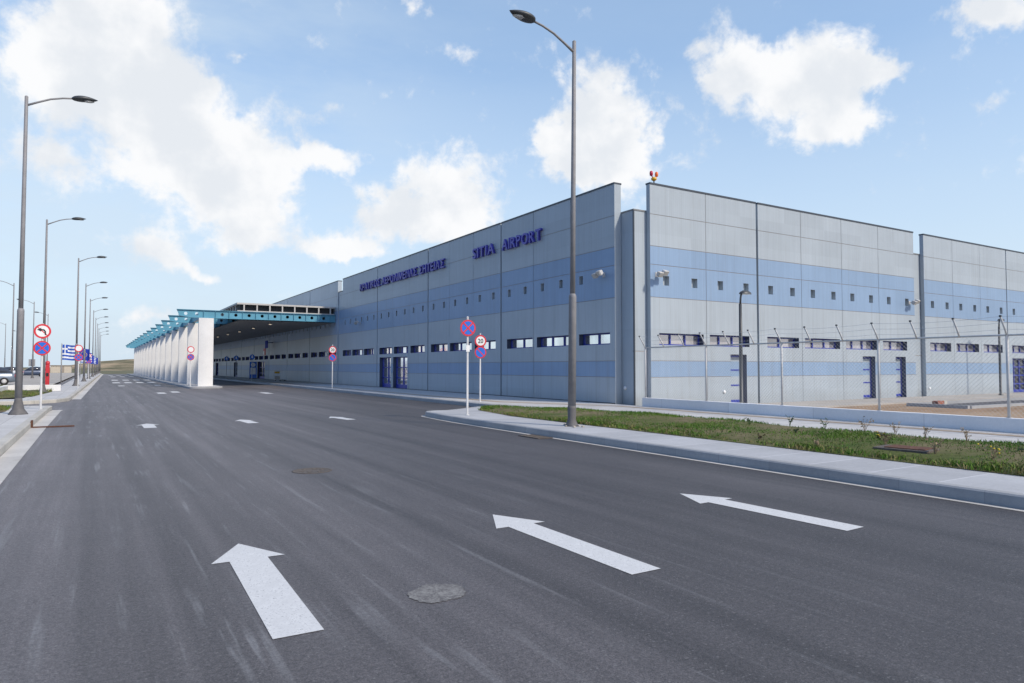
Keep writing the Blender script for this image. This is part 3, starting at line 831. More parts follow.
# ------------------------------------------------------------------ canopy with white fins
can = thing('canopy', 'drop-off canopy on white fins with blue holed girders', 'canopy', (0, 0, 0))
FY = [57.5+7.2*k for k in range(15)]
def girder(y):
    """castellated beam along x: tapered tip left of the fin, round holes"""
    z0, z1 = 5.42, 5.97; t = .05
    holes = [5.85, 6.62] + [8.45+.995*k for k in range(9)]
    r = .125
    b = MB()
    # web built as cells each with a round hole
    def cell(xa, xb, za0, za1, zb0, zb1, hx, yy, flip):
        n = 20; hc = (hx, (z0+z1)/2)
        C = [(xa, za0), (xb, zb0), (xb, zb1), (xa, za1)]
        def outer(a):
            dx, dz = math.cos(a), math.sin(a); best = 9
            for (p0, p1) in zip(C, C[1:]+C[:1]):
                ex, ez = p1[0]-p0[0], p1[1]-p0[1]; den = dx*ez-dz*ex
                if abs(den) < 1e-9: continue
                tt = ((p0[0]-hc[0])*ez-(p0[1]-hc[1])*ex)/den; uu = ((p0[0]-hc[0])*dz-(p0[1]-hc[1])*dx)/den
                if tt > 0 and -1e-6 <= uu <= 1+1e-6: best = min(best, tt)
            return (hc[0]+dx*best, hc[1]+dz*best)
        angs = sorted([2*PI*k/n for k in range(n)] + [math.atan2(p[1]-hc[1], p[0]-hc[0]) % (2*PI) for p in C])
        O = [b.vert((outer(a)[0], yy, outer(a)[1])) for a in angs]; I = [b.vert((hc[0]+r*math.cos(a), yy, hc[1]+r*math.sin(a))) for a in angs]
        J = [b.vert((hc[0]+r*math.cos(a), yy+t/2, hc[1]+r*math.sin(a))) for a in angs]
        for k in range(len(angs)):
            k2 = (k+1) % len(angs)
            b.face((O[k], O[k2], I[k2], I[k])); b.face((I[k], I[k2], J[k2], J[k]))
    xs = [5.35, 6.24, 7.1, 7.95] + [8.45+.995*(k+.5) for k in range(9)]
    bottoms = lambda x: z0+max(0, 6.2-x)*.16
    for yy in (-t/2, t/2):
        tt = t
        cells = [(5.35, 6.24, 5.85), (6.24, 7.1, 6.62)] + [(7.95 if k == 0 else 8.45+.995*(k-.5), 8.45+.995*(k+.5), 8.45+.995*k) for k in range(9)]
        for xa, xb, hx in cells: cell(xa, xb, bottoms(xa), z1, bottoms(xb), z1, hx, yy, False)
        b.quad((7.1, yy, z0), (7.95, yy, z0), (7.95, yy, z1), (7.1, yy, z1)); b.quad((16.91, yy, z0), (17.38, yy, z0), (17.38, yy, z1), (16.91, yy, z1))
    web = b
    # flanges and stiffeners
    web.box(5.22, 17.38, -.14, .14, z1, z1+.035)
    v = [(5.40, bottoms(5.4)), (6.24, bottoms(6.24)), (17.38, z0)]
    for (xa, za), (xb, zb) in zip(v, v[1:]):
        i = [web.vert(p) for p in ((xa, -.14, za), (xb, -.14, zb), (xb, .14, zb), (xa, .14, za), (xa, -.14, za-.035), (xb, -.14, zb-.035), (xb, .14, zb-.035), (xa, .14, za-.035))]
        for f in ((0, 1, 2, 3), (4, 7, 6, 5), (0, 4, 5, 1), (3, 2, 6, 7), (0, 3, 7, 4), (1, 5, 6, 2)): web.face([i[k] for k in f])
    for x in [7.1, 7.95]+[8.45+.995*(k+.5) for k in range(9)]: web.box(x-.012, x+.012, -.12, .12, z0, z1)
    # oblique nose of the cantilever
    i = [web.vert(p) for p in ((5.22, -.025, z1), (5.40, -.025, bottoms(5.4)), (5.40, .025, bottoms(5.4)), (5.22, .025, z1))]
    web.face(i)
    web.quad((5.22, -.025, z1), (5.40, -.025, bottoms(5.4)), (5.36, -.025, z1), (5.30, -.025, z1))
    return web
gproto = girder(0).build('girder', M['teal'], can, loc=(0, FY[0]-.1, 0))
fb_ = MB()
ns = 8
prof = [(6.76+1.06*k/ns, -.08*math.sin(PI*k/ns)) for k in range(ns+1)]
poly = prof + [(7.82, .32), (6.76, .32)]
fb_.prism(poly, .13, 5.38)
fproto = fb_.build('fin', M['fin'], can, loc=(0, FY[0]-.25, 0))
for y in FY[1:]:
    o = gproto.copy(); COL.objects.link(o); o.location = (0, y-.1, 0); o.parent = can
    o = fproto.copy(); COL.objects.link(o); o.location = (0, y-.25, 0); o.parent = can
y0, y1 = FY[0]-.02, FY[-1]+1.5
b = MB()                                          # edge beam along the fins
b.box(7.05, 7.35, y0, y1, 5.42, 5.95); b.build('edge_beam', M['teal'], can)
b = MB()                                          # soffit of trapezoidal sheet level with the girder bottoms
xs = []
for k in range(26):
    xa = 9.75+k*(7.6/26); xs += [(xa, 5.33), (xa+.14, 5.33), (xa+.17, 5.36), (xa+.27, 5.36)]
xs.append((17.36, 5.36))
for (xa, za), (xb, zb) in zip(xs, xs[1:]): b.quad((xa, y0+.12, za), (xa, y1, za), (xb, y1, zb), (xb, y0+.12, zb))
b.quad((9.75, y0+.12, 5.37), (9.75, y1, 5.37), (17.36, y1, 5.37), (17.36, y0+.12, 5.37)); b.build('soffit', M['deck'], can)
b = MB()
b.box(9.52, 17.36, FY[0]-.1, y1, 6.58, 6.71); b.build('roof', M['rim'], can)
b = MB()
for k in range(9): x = 10.06+.99*k; b.box(x-.05, x+.05, FY[0]-.08, FY[0]+.02, 6.012, 6.575)
b.box(9.56, 17.34, FY[0]-.085, FY[0]-.01, 6.03, 6.10)
k = 0
for y in [FY[0]+1+1.2*k for k in range(84)]: b.box(9.56, 9.63, y-.04, y+.04, 6.095, 6.575)
b.build('roof_post', M['rim'], can)
b = MB(); b.box(9.8, 17.3, FY[0]+.35, y1-.3, 6.05, 6.57); b.build('infill', M['mesh_dark'], can)
for y in FY[:11]:
    for x in (12.6,):
        b = MB(); b.lathe([(.16, 0), (.13, .10), (.04, .16)], 14, (x, y+2.4, 5.20)); d = b.build('downlight', M['rim'], can)
        b = MB(); b.lathe([(.12, -.008), (.12, -.002)], 14, (x, y+2.4, 5.20)); b.build('bulb', M['downlight'], d)
        b = MB(); b.tube([(x, y+2.4, 5.34), (x, y+2.4, 5.37)], .015, 6); b.build('hanger', M['galv'], d)

# ------------------------------------------------------------------ street lamps
def lamp_parts(t, flare, k=1.0):
    h1, h2 = 3.2, 9.75*k
    b = MB(); b.lathe([(flare, 0), (flare*.96, .03), (flare*.62, .16), (.105, .42), (.10, .5)], 20); b.build('base', M['foot'], t)
    b = MB(); b.lathe([(.098, .45), (.094, h1-.06), (.096, h1-.03), (.088, h1+.02), (.066, h1+.06)], 18); b.build('lower_pole', M['pole'], t)
    b = MB(); b.lathe([(.066, h1+.05), (.060, h2*.6), (.048, h2-.02), (.03, h2)], 16); b.build('upper_pole', M['pole'], t)
    b = MB(); pts = [(0, 0, h2-.30), (.30, 0, h2-.14), (.62, 0, h2+.02), (.95, 0, h2+.12), (1.25, 0, h2+.17)]
    b.tube(pts, [.034, .03, .028, .027, .027], 10); b.build('arm', M['pole'], t)
    b = MB(); n = 14; P = []
    L = .72
    for i in range(13):
        s = i/12.; w = .165*math.sin(PI*min(1, s**.75))**.7+.028*(1-s); top = .085*math.sin(PI*s**.8)**.8+.03*(1-s); bot = .06*math.sin(PI*s)**.6+.028*(1-s)
        P.append((s*L, max(w, .006), max(top, .006), max(bot, .006)))
    rings = []
    for x, w, tp, bt in P:
        rings.append([b.vert((1.18+x, w*math.cos(2*PI*k_/n), h2+.165+x*.10+(tp if math.sin(2*PI*k_/n) > 0 else bt)*math.sin(2*PI*k_/n))) for k_ in range(n)])
    for r0, r1 in zip(rings, rings[1:]):
        for k_ in range(n): b.face((r0[k_], r0[(k_+1) % n], r1[(k_+1) % n], r1[k_]), 0, True)
    b.face(rings[0][::-1]); b.face(rings[-1])
    hd = b.build('lamp_head', M['head'], t)
    b = MB(); n = 16
    ring = [b.vert((1.60+.21*math.cos(2*PI*j/n), .10*math.sin(2*PI*j/n), h2+.165+.042-.052)) for j in range(n)]
    ring2 = [b.vert((1.60+.15*math.cos(2*PI*j/n), .07*math.sin(2*PI*j/n), h2+.165+.042-.078)) for j in range(n)]
    for j in range(n): b.face((ring[j], ring[(j+1) % n], ring2[(j+1) % n], ring2[j]), 0, True)
    b.face(ring2[::-1]); b.build('lens', M['lens'], hd)
    return t
GL = 'street lamps along the road'
lampR = lamp_parts(thing('street_lamp', 'tall grey street lamp on the right-hand island with its arm over the road', 'street lamp', (10.02, 13.6, .15), PI, GL), .16, .987)
lampR.rotation_euler = (Matrix.Rotation(math.radians(.55), 3, Vector((.5210, .8535, 0))) @ Matrix.Rotation(PI, 3, 'Z')).to_euler()
lampL = lamp_parts(thing('street_lamp', 'nearest street lamp of the row along the left kerb, with flared base', 'street lamp', (-1.98, 25.8, .15), 0, GL), .26, 1.015)
ordn = ['second', 'third', 'fourth', 'fifth', 'sixth', 'seventh', 'eighth', 'ninth', 'tenth', 'eleventh']
LY = [47, 62.5, 81.2, 99.2, 119, 137, 155, 173, 191, 209]
for n, y in zip(ordn, LY):
    x = kerbx(y)-.64 if y > 50 else -2.5
    dup(lampL, (x, y, .15), 0, f'{n} street lamp of the row along the left kerb, counted from the camera')
for y, lab in ((215, 'faint lone lamp beyond the end of the road, nearer of two'), (262, 'faint lone lamp beyond the end of the road, farther of two')):
    dup(lampL, (9.5 if y < 240 else 14.2, y, -.5), 0, lab)
GP = 'lamps in the car park'
for (x, y), lab in zip(((-7.06, 84.1), (-6.8, 106.7), (-6.45, 130.2), (-14.8, 163), (-15.1, 200)),
        ('nearest car park lamp with arm to the left, seen left of the first street lamp', 'second car park lamp with arm to the left, just right of the first street lamp', 'third car park lamp with arm to the left, right of the no left turn sign',
         'distant car park lamp at the left edge of the picture', 'distant car park lamp between the first street lamp and the no left turn sign')):
    dup(lampL, (x, y, .1), PI, lab, GP)
# gravel around the right lamp foot
for k in range(9):
    a = random.uniform(0, 2*PI); r = random.uniform(.2, .42); s = random.uniform(.03, .06)
    b = MB(); bm = bmesh.new(); bmesh.ops.create_icosphere(bm, subdivisions=1, radius=s)
    for v in bm.verts: v.co = v.co*random.uniform(.75, 1.2); v.co.z *= .7
    b.add(bm); bm.free()
    o = b.build('stone', M['stone'], loc=(10.02+r*math.cos(a)*.7, 13.6+r*math.sin(a), .165))
    tag(o, 'small pale stone lying at the foot of the right-hand street lamp', 'stone', 'stones around the lamp foot')
# low dome-headed lamps in the yard
def yard_lamp(label, x, y, h, rz):
    t = thing('yard_lamp', label, 'lamp', (x, y, 0), rz, 'short lamps in the fenced yard')
    b = MB(); b.lathe([(.12, .03), (.12, .06), (.065, .08), (.06, h*.5), (.05, h-.45)], 14); b.build('pole', M['head'], t)
    b = MB(); b.tube([(0, 0, h-.46), (.02, 0, h-.25), (.06, 0, h-.09), (.14, 0, h-.01), (.22, 0, h)], .035, 10); b.build('neck', M['head'], t)
    b = MB(); n = 18; rings = []
    for i in range(8):
        a = i/7.*PI/2; rings.append([b.vert((.26+.24*math.cos(a)*math.cos(2*PI*j/n)*1.1, .16*math.cos(a)*math.sin(2*PI*j/n), h-.10+.13*math.sin(a))) for j in range(n)])
    for r0, r1 in zip(rings, rings[1:]):
        for j in range(n): b.face((r0[j], r0[(j+1) % n], r1[(j+1) % n], r1[j]), 0, True)
    hd = b.build('lamp_head', M['head'], t)
    b = MB(); v = [b.vert((.26+.25*math.cos(2*PI*j/n), .15*math.sin(2*PI*j/n), h-.10)) for j in range(n)]; b.face(v[::-1]); b.build('lens', M['lens'], hd)
yard_lamp('short dark dome-headed lamp in front of the first right-facade door', 18.9, 15.9, 4.22, 0)
yard_lamp('short dark dome-headed lamp near the right edge of the picture', 43.2, 18.4, 4.3, 0)

# ------------------------------------------------------------------ road signs
def plate(t, z, kind, r=.25, y=-.055):
    """one round sign plate facing -y with layered graphics"""
    b = MB(); b.disc(r, y+.004, (0, z), 36, 0, th=.012); p = b.build('sign_plate', M['red' if kind not in ('blue',) else 'signblue'], t)
    inner = {'stop': 'signblue', 'park': 'signblue', 'left': 'white', 'speed': 'white', 'ring': 'white', 'blue': 'signblue'}[kind]
    b = MB(); b.disc(r*(.80 if kind in ('stop', 'park') else .76), y, (0, z), 36, 0, th=.003); b.build('sign_field', M[inner], p)
    def bar(ang, m, w, l, yy):
        c, s = math.cos(ang), math.sin(ang); q = []
        for a, e in ((-l, -w), (l, -w), (l, w), (-l, w)): q.append((a*c-e*s, yy, z+a*s+e*c))
        x = MB(); i = [x.vert(k) for k in q] + [x.vert((k[0], k[1]+.002, k[2])) for k in q]
        x.face(i[:4]); x.face((i[4], i[7], i[6], i[5]))
        for k in range(4): x.face((i[k], i[4+k], i[4+(k+1) % 4], i[(k+1) % 4]))
        x.build('sign_bar', M[m], p)
    if kind == 'stop':
        bar(PI/4, 'red', r*.09, r*.80, y-.003); bar(-PI/4, 'red', r*.09, r*.80, y-.0055)
    if kind == 'park': bar(-PI/4, 'red', r*.09, r*.80, y-.003)
    if kind == 'left':
        x = MB(); yy = y-.0075
        pts = [(.075, -.14), (.12, -.14), (.11, .0), (.055, .075), (-.04, .085), (-.04, .13), (-.17, .06), (-.04, -.01), (-.04, .035), (.03, .03), (.065, -.02)]
        i = [x.vert((a*r/.275, yy, z+c*r/.275)) for a, c in pts]; x.face(i); x.build('sign_symbol', M['black'], p)
        bar(-PI/4, 'red', r*.06, r*.80, y-.002)
    if kind == 'speed':
        me = text_mesh('20', r*1.02, .003)
        xs = [v.co.x for v in me.vertices]; ys = [v.co.y for v in me.vertices]; cx = (max(xs)+min(xs))/2; cy = (max(ys)+min(ys))/2
        for v in me.vertices: v.co = Vector(((v.co.x-cx)*.95, y-.004-v.co.z*.5, z+(v.co.y-cy)))
        me.materials.append(M['black']); o = bpy.data.objects.new('sign_digits', me); COL.objects.link(o); o.parent = p
    if kind == 'blue':
        x = MB(); yy = y-.004
        pts = [(.06, .16), (.06, 0), (.13, 0), (0, -.16), (-.13, 0), (-.06, 0), (-.06, .16)]
        i = [x.vert((a*r/.275, yy, z+c*r/.275)) for a, c in pts[::-1]]; x.face(i); x.build('sign_symbol', M['white'], p)
def sign(label, x, y, z0, plates, h, rz=0., tagplate=False):
    t = thing('road_sign', label, 'road sign', (x, y, z0), rz)
    b = MB(); b.lathe([(.07, 0), (.07, .015), (.034, .02), (.034, h-.02), (.03, h)], 12); b.build('post', M['galv'], t)
    for z, k in plates:
        plate(t, z, k)
        b = MB(); b.box(-.05, .05, -.039, -.034, z-.06, z-.03); b.box(-.05, .05, -.039, -.034, z+.03, z+.06); b.build('clamp', M['alu'], t)
    if tagplate:
        b = MB(); b.box(-.055, .055, -.046, -.036, plates[-1][0]-.72, plates[-1][0]-.52); b.build('tag_plate', M['white'], t)
    return t
sign('no left turn sign above a no stopping sign on the left pavement', -1.56, 28.5, .15, ((2.68, 'left'), (2.10, 'stop')), 2.95)
sign('single blue and red no stopping sign on the tip of the island', 9.62, 18.35, .15, ((2.63, 'stop'),), 2.98, -.12, True)
sign('20 speed limit sign above a no parking sign on the facade pavement', 13.65, 24.9, .15, ((2.53, 'speed'), (2.06, 'park')), 2.85, -.2)
sign('20 sign over a no parking sign left of the glazed doors near the canopy', 13.6, 45.4, .15, ((2.60, 'speed'), (2.08, 'park')), 2.95, -.15)
sign('white over blue round sign on a post in front of the second fin', 6.2, 57.0, .13, ((2.80, 'ring'), (2.22, 'stop')), 3.0)
sign('white over blue round sign in front of the third street lamp on the left', -.98, 56.5, .15, ((2.75, 'ring'), (2.12, 'stop')), 3.0)
sign('white over blue round sign further along the left pavement, beyond the flags', -.6, 92, .15, ((2.75, 'ring'), (2.12, 'stop')), 3.0)
GB = 'blue round signs under the canopy'
for y, lab in ((71.9, 'blue round arrow sign under the canopy, nearest to the open doors'), (80.9, 'blue round arrow sign under the canopy, middle one of three'), (87.4, 'blue round arrow sign under the canopy, leftmost of three')):
    tag(sign(lab, 13.42, y, .13, ((2.48, 'blue'),), 2.85), group=GB)
# small grey plates on posts in the car park
for x, y, lab in ((-8.1, 105, 'grey square plate on a thin post in the car park, left one of two'), (-6.9, 107, 'grey square plate on a thin post in the car park, right one of two')):
    t = thing('parking_sign', lab, 'sign', (x, y, .1), 0, 'grey plates in the car park')
    b = MB(); b.lathe([(.03, 0), (.03, 2.5)], 8); b.build('post', M['galv'], t)
    b = MB(); b.bev(-.35, .35, -.05, -.03, 1.6, 2.5, .005); b.build('plate', M['alu'], t)

# ------------------------------------------------------------------ boundary wall and fence
b = MB(); b.bev(17.22, 17.45, -20, 19.02, -.05, .47, .012)
tag(b.build('boundary_wall', M['wallpaint']), 'long low white concrete wall under the chain-link fence', 'wall')
fen = thing('perimeter_fence', 'chain-link fence with leaning barbed wire arms on the low white wall', 'fence', (17.33, 0, .47))
FYp = [18.95-2.93*k for k in range(10)]
for y in FYp:
    b = MB(); b.tube([(0, y, 0), (0, y, 1.84)], .03, 10); b.lathe([(.06, 0), (.06, .012)], 10, (0, y, 0)); p = b.build('post', M['galv'], fen)
    for k3 in range(3):
        y3 = y-k3*2.93/3; b = MB(); b.tube([(0, y3, 1.83), (-.09, y3, 1.98), (-.28, y3, 2.24)], [.022, .022, .02], 8); b.box(-.305, -.265, y3-.02, y3+.02, 2.235, 2.275, 1); b.build('arm', [M['galv'], M['head']], fen)
b = MB(); b.tube([(0, FYp[0], 1.84), (0, FYp[-1], 1.84)], .024, 8); b.build('top_rail', M['galv'], fen)
for k, f in enumerate((.30, .64, .97)):
    b = MB(); x, z = -.28*f-.01, 1.84+.42*f; pts = []
    for i in range(len(FYp)-1):
        for s in range(6):
            q_ = s/6.; y = FYp[i]+(FYp[i+1]-FYp[i])*q_; pts.append((x, y, z-.05*4*q_*(1-q_)*(.7+.2*k)))
    b.tube(pts, .0035, 3)
    for i in range(0, 230): 
        y = FYp[0]-i*.115; b.tube([(x-.012, y, z-.035), (x+.012, y+.004, z+.005)], .002, 3); 
    b.build('barbed_wire', M['galv'], fen)
b = MB(); H = 1.80; pitch = .10; y = FYp[0]
while y > FYp[-1]-H:
    for s in (1, -1):
        ya, yb = (y, y-H) if s == 1 else (y-H, y)
        za, zb = .02, H
        # clip to the fence ends
        def clip(ya, za, yb, zb):
            A = [(ya, za), (yb, zb)]; lo, hi = FYp[-1], FYp[0]; out = []
            for (p, q2), (r_, s_) in ((A[0], A[1]), (A[1], A[0])):
                if p > hi: tt = (hi-p)/(r_-p); p, q2 = hi, q2+(s_-q2)*tt
                if p < lo: tt = (lo-p)/(r_-p); p, q2 = lo, q2+(s_-q2)*tt
                out.append((p, q2))
            return out
        if max(ya, yb) <= FYp[-1] or min(ya, yb) >= FYp[0]: continue
        (ya, za), (yb, zb) = clip(ya, za, yb, zb)
        if abs(ya-yb) < .01: continue
        b.tube([(.012*s, ya, za), (.012*s, yb, zb)], .0021, 3, caps=False)
    y -= pitch
y = FYp[0]+H
while y > FYp[0]:
    for s in (1, -1):
        ya, za, yb, zb = (y, .02, y-H, H) if s == 1 else (y-H, .02, y, H)
        f = (FYp[0]-min(ya, yb))/H
        if s == 1: P = (FYp[0], .02+(y-FYp[0])/H*(H-.02)), (y-H, H)
        else: P = (y-H, .02), (FYp[0], .02+(FYp[0]-(y-H))/H*(H-.02))
        b.tube([(.012*s, *P[0]), (.012*s, *P[1])], .0021, 3, caps=False)
    y -= pitch
b.build('wire_mesh', M['galv'], fen)

# ------------------------------------------------------------------ grass and weeds
def inpoly(x, y, P):
    c = False
    for (x0, y0_), (x1, y1_) in zip(P, P[1:]+P[:1]):
        if (y0_ > y) != (y1_ > y) and x < (x1-x0)*(y-y0_)/(y1_-y0_)+x0: c = not c
    return c
def lump(x, y): return .5+.5*(math.sin(x*1.7+y*.6)*.5+math.sin(x*.7-y*1.9+2)*.5)
def grass(name, P, count, hmin, hmax, zb, near=None):
    x0, x1 = min(p[0] for p in P), max(p[0] for p in P); y0_, y1_ = min(p[1] for p in P), max(p[1] for p in P)
    b = MB(); n = 0
    while n < count:
        x, y = random.uniform(x0, x1), random.uniform(y0_, y1_)
        if not inpoly(x, y, P): n += .2; continue
        L = lump(x, y)
        n += 1
        if random.random() > .08+.95*L**1.4: continue
        for k in range(2):
            h = random.uniform(hmin, hmax)*(.55+.8*L); a = random.uniform(0, 2*PI); w = random.uniform(.006, .013); dx, dy = math.cos(a)*w, math.sin(a)*w
            lx, ly = random.gauss(0, .45)*h, random.gauss(0, .45)*h
            bx, by = x+random.gauss(0, .02), y+random.gauss(0, .02)
            i = [b.vert(p) for p in ((bx-dx, by-dy, zb), (bx+dx, by+dy, zb), (bx+lx*.4+dx*.7, by+ly*.4+dy*.7, zb+h*.6), (bx+lx*.4-dx*.7, by+ly*.4-dy*.7, zb+h*.6), (bx+lx, by+ly, zb+h))]
            b.face((i[0], i[1], i[2], i[3])); b.face((i[3], i[2], i[4]))
    return tag(b.build(name, M['grass']), kind='stuff', cat='grass')
VP = [(10.55, -6), (14.42, -6), (14.42, 14), (14.3, 16.0), (13.9, 18.6), (13.2, 20.3), (12.4, 21.2), (11.6, 21.0), (11.0, 20.2), (10.5, 17.2), (10.5, 14)]
def turf(name, P, z0, z1, m):
    """low uneven mound clipped to a polygon"""
    b = MB(); x0, x1 = min(p[0] for p in P), max(p[0] for p in P); y0_, y1_ = min(p[1] for p in P), max(p[1] for p in P)
    cx, cy = sum(p[0] for p in P)/len(P), sum(p[1] for p in P)/len(P)
    b.face([b.vert((x, y, z0)) for x, y in P])
    st = .3; gx = int((x1-x0)/st)+1; gy = int((y1_-y0_)/st)+1; idx = {}
    def ok(i, j): return inpoly(x0+i*st, y0_+j*st, P)
    for i in range(gx+1):
        for j in range(gy+1):
            if ok(i, j):
                x, y = x0+i*st, y0_+j*st
                edge = not all(ok(i+a, j+c) for a in (-1, 0, 1) for c in (-1, 0, 1))
                idx[i, j] = b.vert((x, y, z0+.003 if edge else z0+.012+(z1-z0)*(.4+.6*lump(x, y))))
    for i, j in list(idx):
        q4 = [(i, j), (i+1, j), (i+1, j+1), (i, j+1)]
        if all(k in idx for k in q4): b.face([idx[k] for k in q4], 0, True)
    return struct(b, name, m)
turf('verge_soil', VP, .158, .22, M['turf'])
tag(grass('grass_verge', VP, 90000, .03, .095, .165), 'short patchy green grass with bare brown spots on the island strip', 'grass')
LPoly = [(-30, 21.0), (-8, 22.0), (-2.75, 24.9), (-2.45, 27.5), (-2.5, 30.0), (-2.9, 30.75), (-30, 31.0)]
turf('verge_soil_near', LPoly, .158, .2, M['turf'])
tag(grass('grass_corner', [p if p[0] > -9 else (-9, p[1]) for p in LPoly], 9000, .05, .13, .165), 'patch of grass behind the nearest left street lamp', 'grass')
LP2 = [(-30, 37.6), (-4.0, 38.6), (-2.6, 40.5), (-2.1, 48), (-2.3, 54), (-2.6, 61), (-30, 61.5)]
turf('verge_soil_far', LP2, .158, .26, M['turf'])
tag(grass('grass_far', [p if p[0] > -9 else (-9, p[1]) for p in LP2], 14000, .07, .17, .17), 'grass across the side road around the low white wall', 'grass')

def weed(label, x, y, h, dry, n=9, flower=False):
    t = thing('weed', label, 'weed', (x, y, .165), random.uniform(0, 6), 'weeds along the grass strip')
    b = MB(); f = MB(); fl = MB()
    for k in range(n):
        a = random.uniform(0, 2*PI); le = random.uniform(.15, .55); hh = .78*h*random.uniform(.55, 1)
        pts = [(0, 0, 0), (le*hh*.3*math.cos(a), le*hh*.3*math.sin(a), hh*.45), (le*hh*.8*math.cos(a), le*hh*.8*math.sin(a), hh*.8), (le*hh*1.2*math.cos(a+.2), le*hh*1.2*math.sin(a+.2), hh)]
        b.tube(pts, [.0035, .003, .0025, .0015], 4)
        for s in range(5):
            q_ = random.uniform(.3, 1); i0 = min(2, int(q_*3)); fr = q_*3-i0; A = Vector(pts[i0]); B = Vector(pts[i0+1]); p = A.lerp(B, fr)
            d = Vector((random.gauss(0, 1), random.gauss(0, 1), random.gauss(.3, .6))).normalized(); l_ = random.uniform(.025, .06); sd_ = d.orthogonal().normalized()*l_*.28
            f.face([f.vert(c) for c in (p, p+d*l_*.5+sd_, p+d*l_, p+d*l_*.5-sd_)])
        if flower:
            fl.lathe([(.004, -.008), (.016, 0), (.012, .008), (.002, .012)], 7, pts[-1])
    b.build('stem', M['weed_dry' if dry else 'weed_green'], t); f.build('leaves', M['weed_dry' if dry else 'weed_green'], t)
    if flower: fl.build('flower', M['yellow'], t)
W_ = [(14.2, 9.6, .35, 0, 0, 'dark green low weed at the back edge of the grass'), (14.35, 8.75, .55, 1, 0, 'tall thin dry weed standing before the low white wall'), (14.2, 8.0, .42, 1, 0, 'dry twiggy weed with a leaning stem behind the flowers'),
      (14.0, 7.3, .46, 1, 0, 'dry branching weed in front of the second fence post'), (13.9, 6.5, .40, 1, 0, 'dry thin weed at the far right of the grass strip'), (12.1, 7.0, .38, 1, 0, 'brown bushy weed in the middle of the grass strip'),
      (11.6, 5.9, .40, 1, 0, 'large brown bushy weed beside the concrete slab'), (11.4, 5.0, .36, 1, 1, 'brown weed with yellow flowers by the right edge of the picture'), (12.9, 7.6, .26, 0, 1, 'green weed dotted with yellow flowers in the grass'),
      (11.1, 8.9, .22, 1, 0, 'small brown tuft near the pavement edge of the grass'), (13.6, 11.2, .28, 0, 0, 'dark green clump at the back of the grass near the first fence post'), (12.6, 9.2, .26, 0, 0, 'low dark green clump amid the grass'),
      (14.3, 10.6, .40, 0, 0, 'slender upright green weed at the back of the grass'), (11.4, 19.3, .22, 1, 0, 'small reddish weed near the island tip'), (11.0, 7.6, .24, 1, 0, 'low brown weed at the pavement edge before the slab'), (12.9, 5.2, .34, 0, 0, 'leafy green weed at the right end of the strip')]
for x, y, h, dry, flw, lab in W_: weed(lab, x, y, h, dry, 12 if 'bushy' in lab else 7, bool(flw))
# concrete slab lid in the grass
t = thing('concrete_slab', 'low concrete inspection box with a rusty lid in the grass', 'inspection box', (11.75, 6.45, .15), .15)
b = MB(); b.bev(-.30, .30, -.42, .42, 0, .085, .012); b.build('box', M['iron'], t)
b = MB(); b.bev(-.23, .23, -.36, .26, .083, .10, .006); b.build('lid', M['rust'], t)
# kerb end block and bush in the yard
t = thing('kerb_block', 'terracotta and white block at the end of the yard kerb', 'block', (30.2, 15.15, -.03), 0)
b = MB(); b.bev(-.33, .17, -.12, .12, 0, .22, .015); b.build('red_end', M['brick'], t)
b = MB(); b.bev(.175, .42, -.12, .12, 0, .21, .015); b.build('white_end', M['kerb_cream'], t)

# ------------------------------------------------------------------ left background
b = MB(); b.bev(-4.6, -1.75, 50.0, 50.25, .1, .52, .01); b.bev(-4.6, -4.35, 44, 50.0, .1, .50, .01)
tag(b.build('low_wall', M['fin']), 'low white wall in the grass left of the second street lamp', 'wall')
t = thing('barrier_post', 'narrow red pillar with round top behind the no left turn sign', 'barrier', (-3.0, 61.5, .16))
b = MB(); b.bev(-.13, .13, -.13, .13, 0, 1.6, .02); b.build('housing', M['firered'], t)
b = MB(); b.lathe([(.10, 1.55), (.14, 1.62), (.14, 1.82), (.06, 1.9)], 14); b.build('warning_lamp', M['firered'], t)
b = MB(); b.box(-.08, .08, -.145, -.129, .75, 1.0); b.build('panel', M['black'], t)

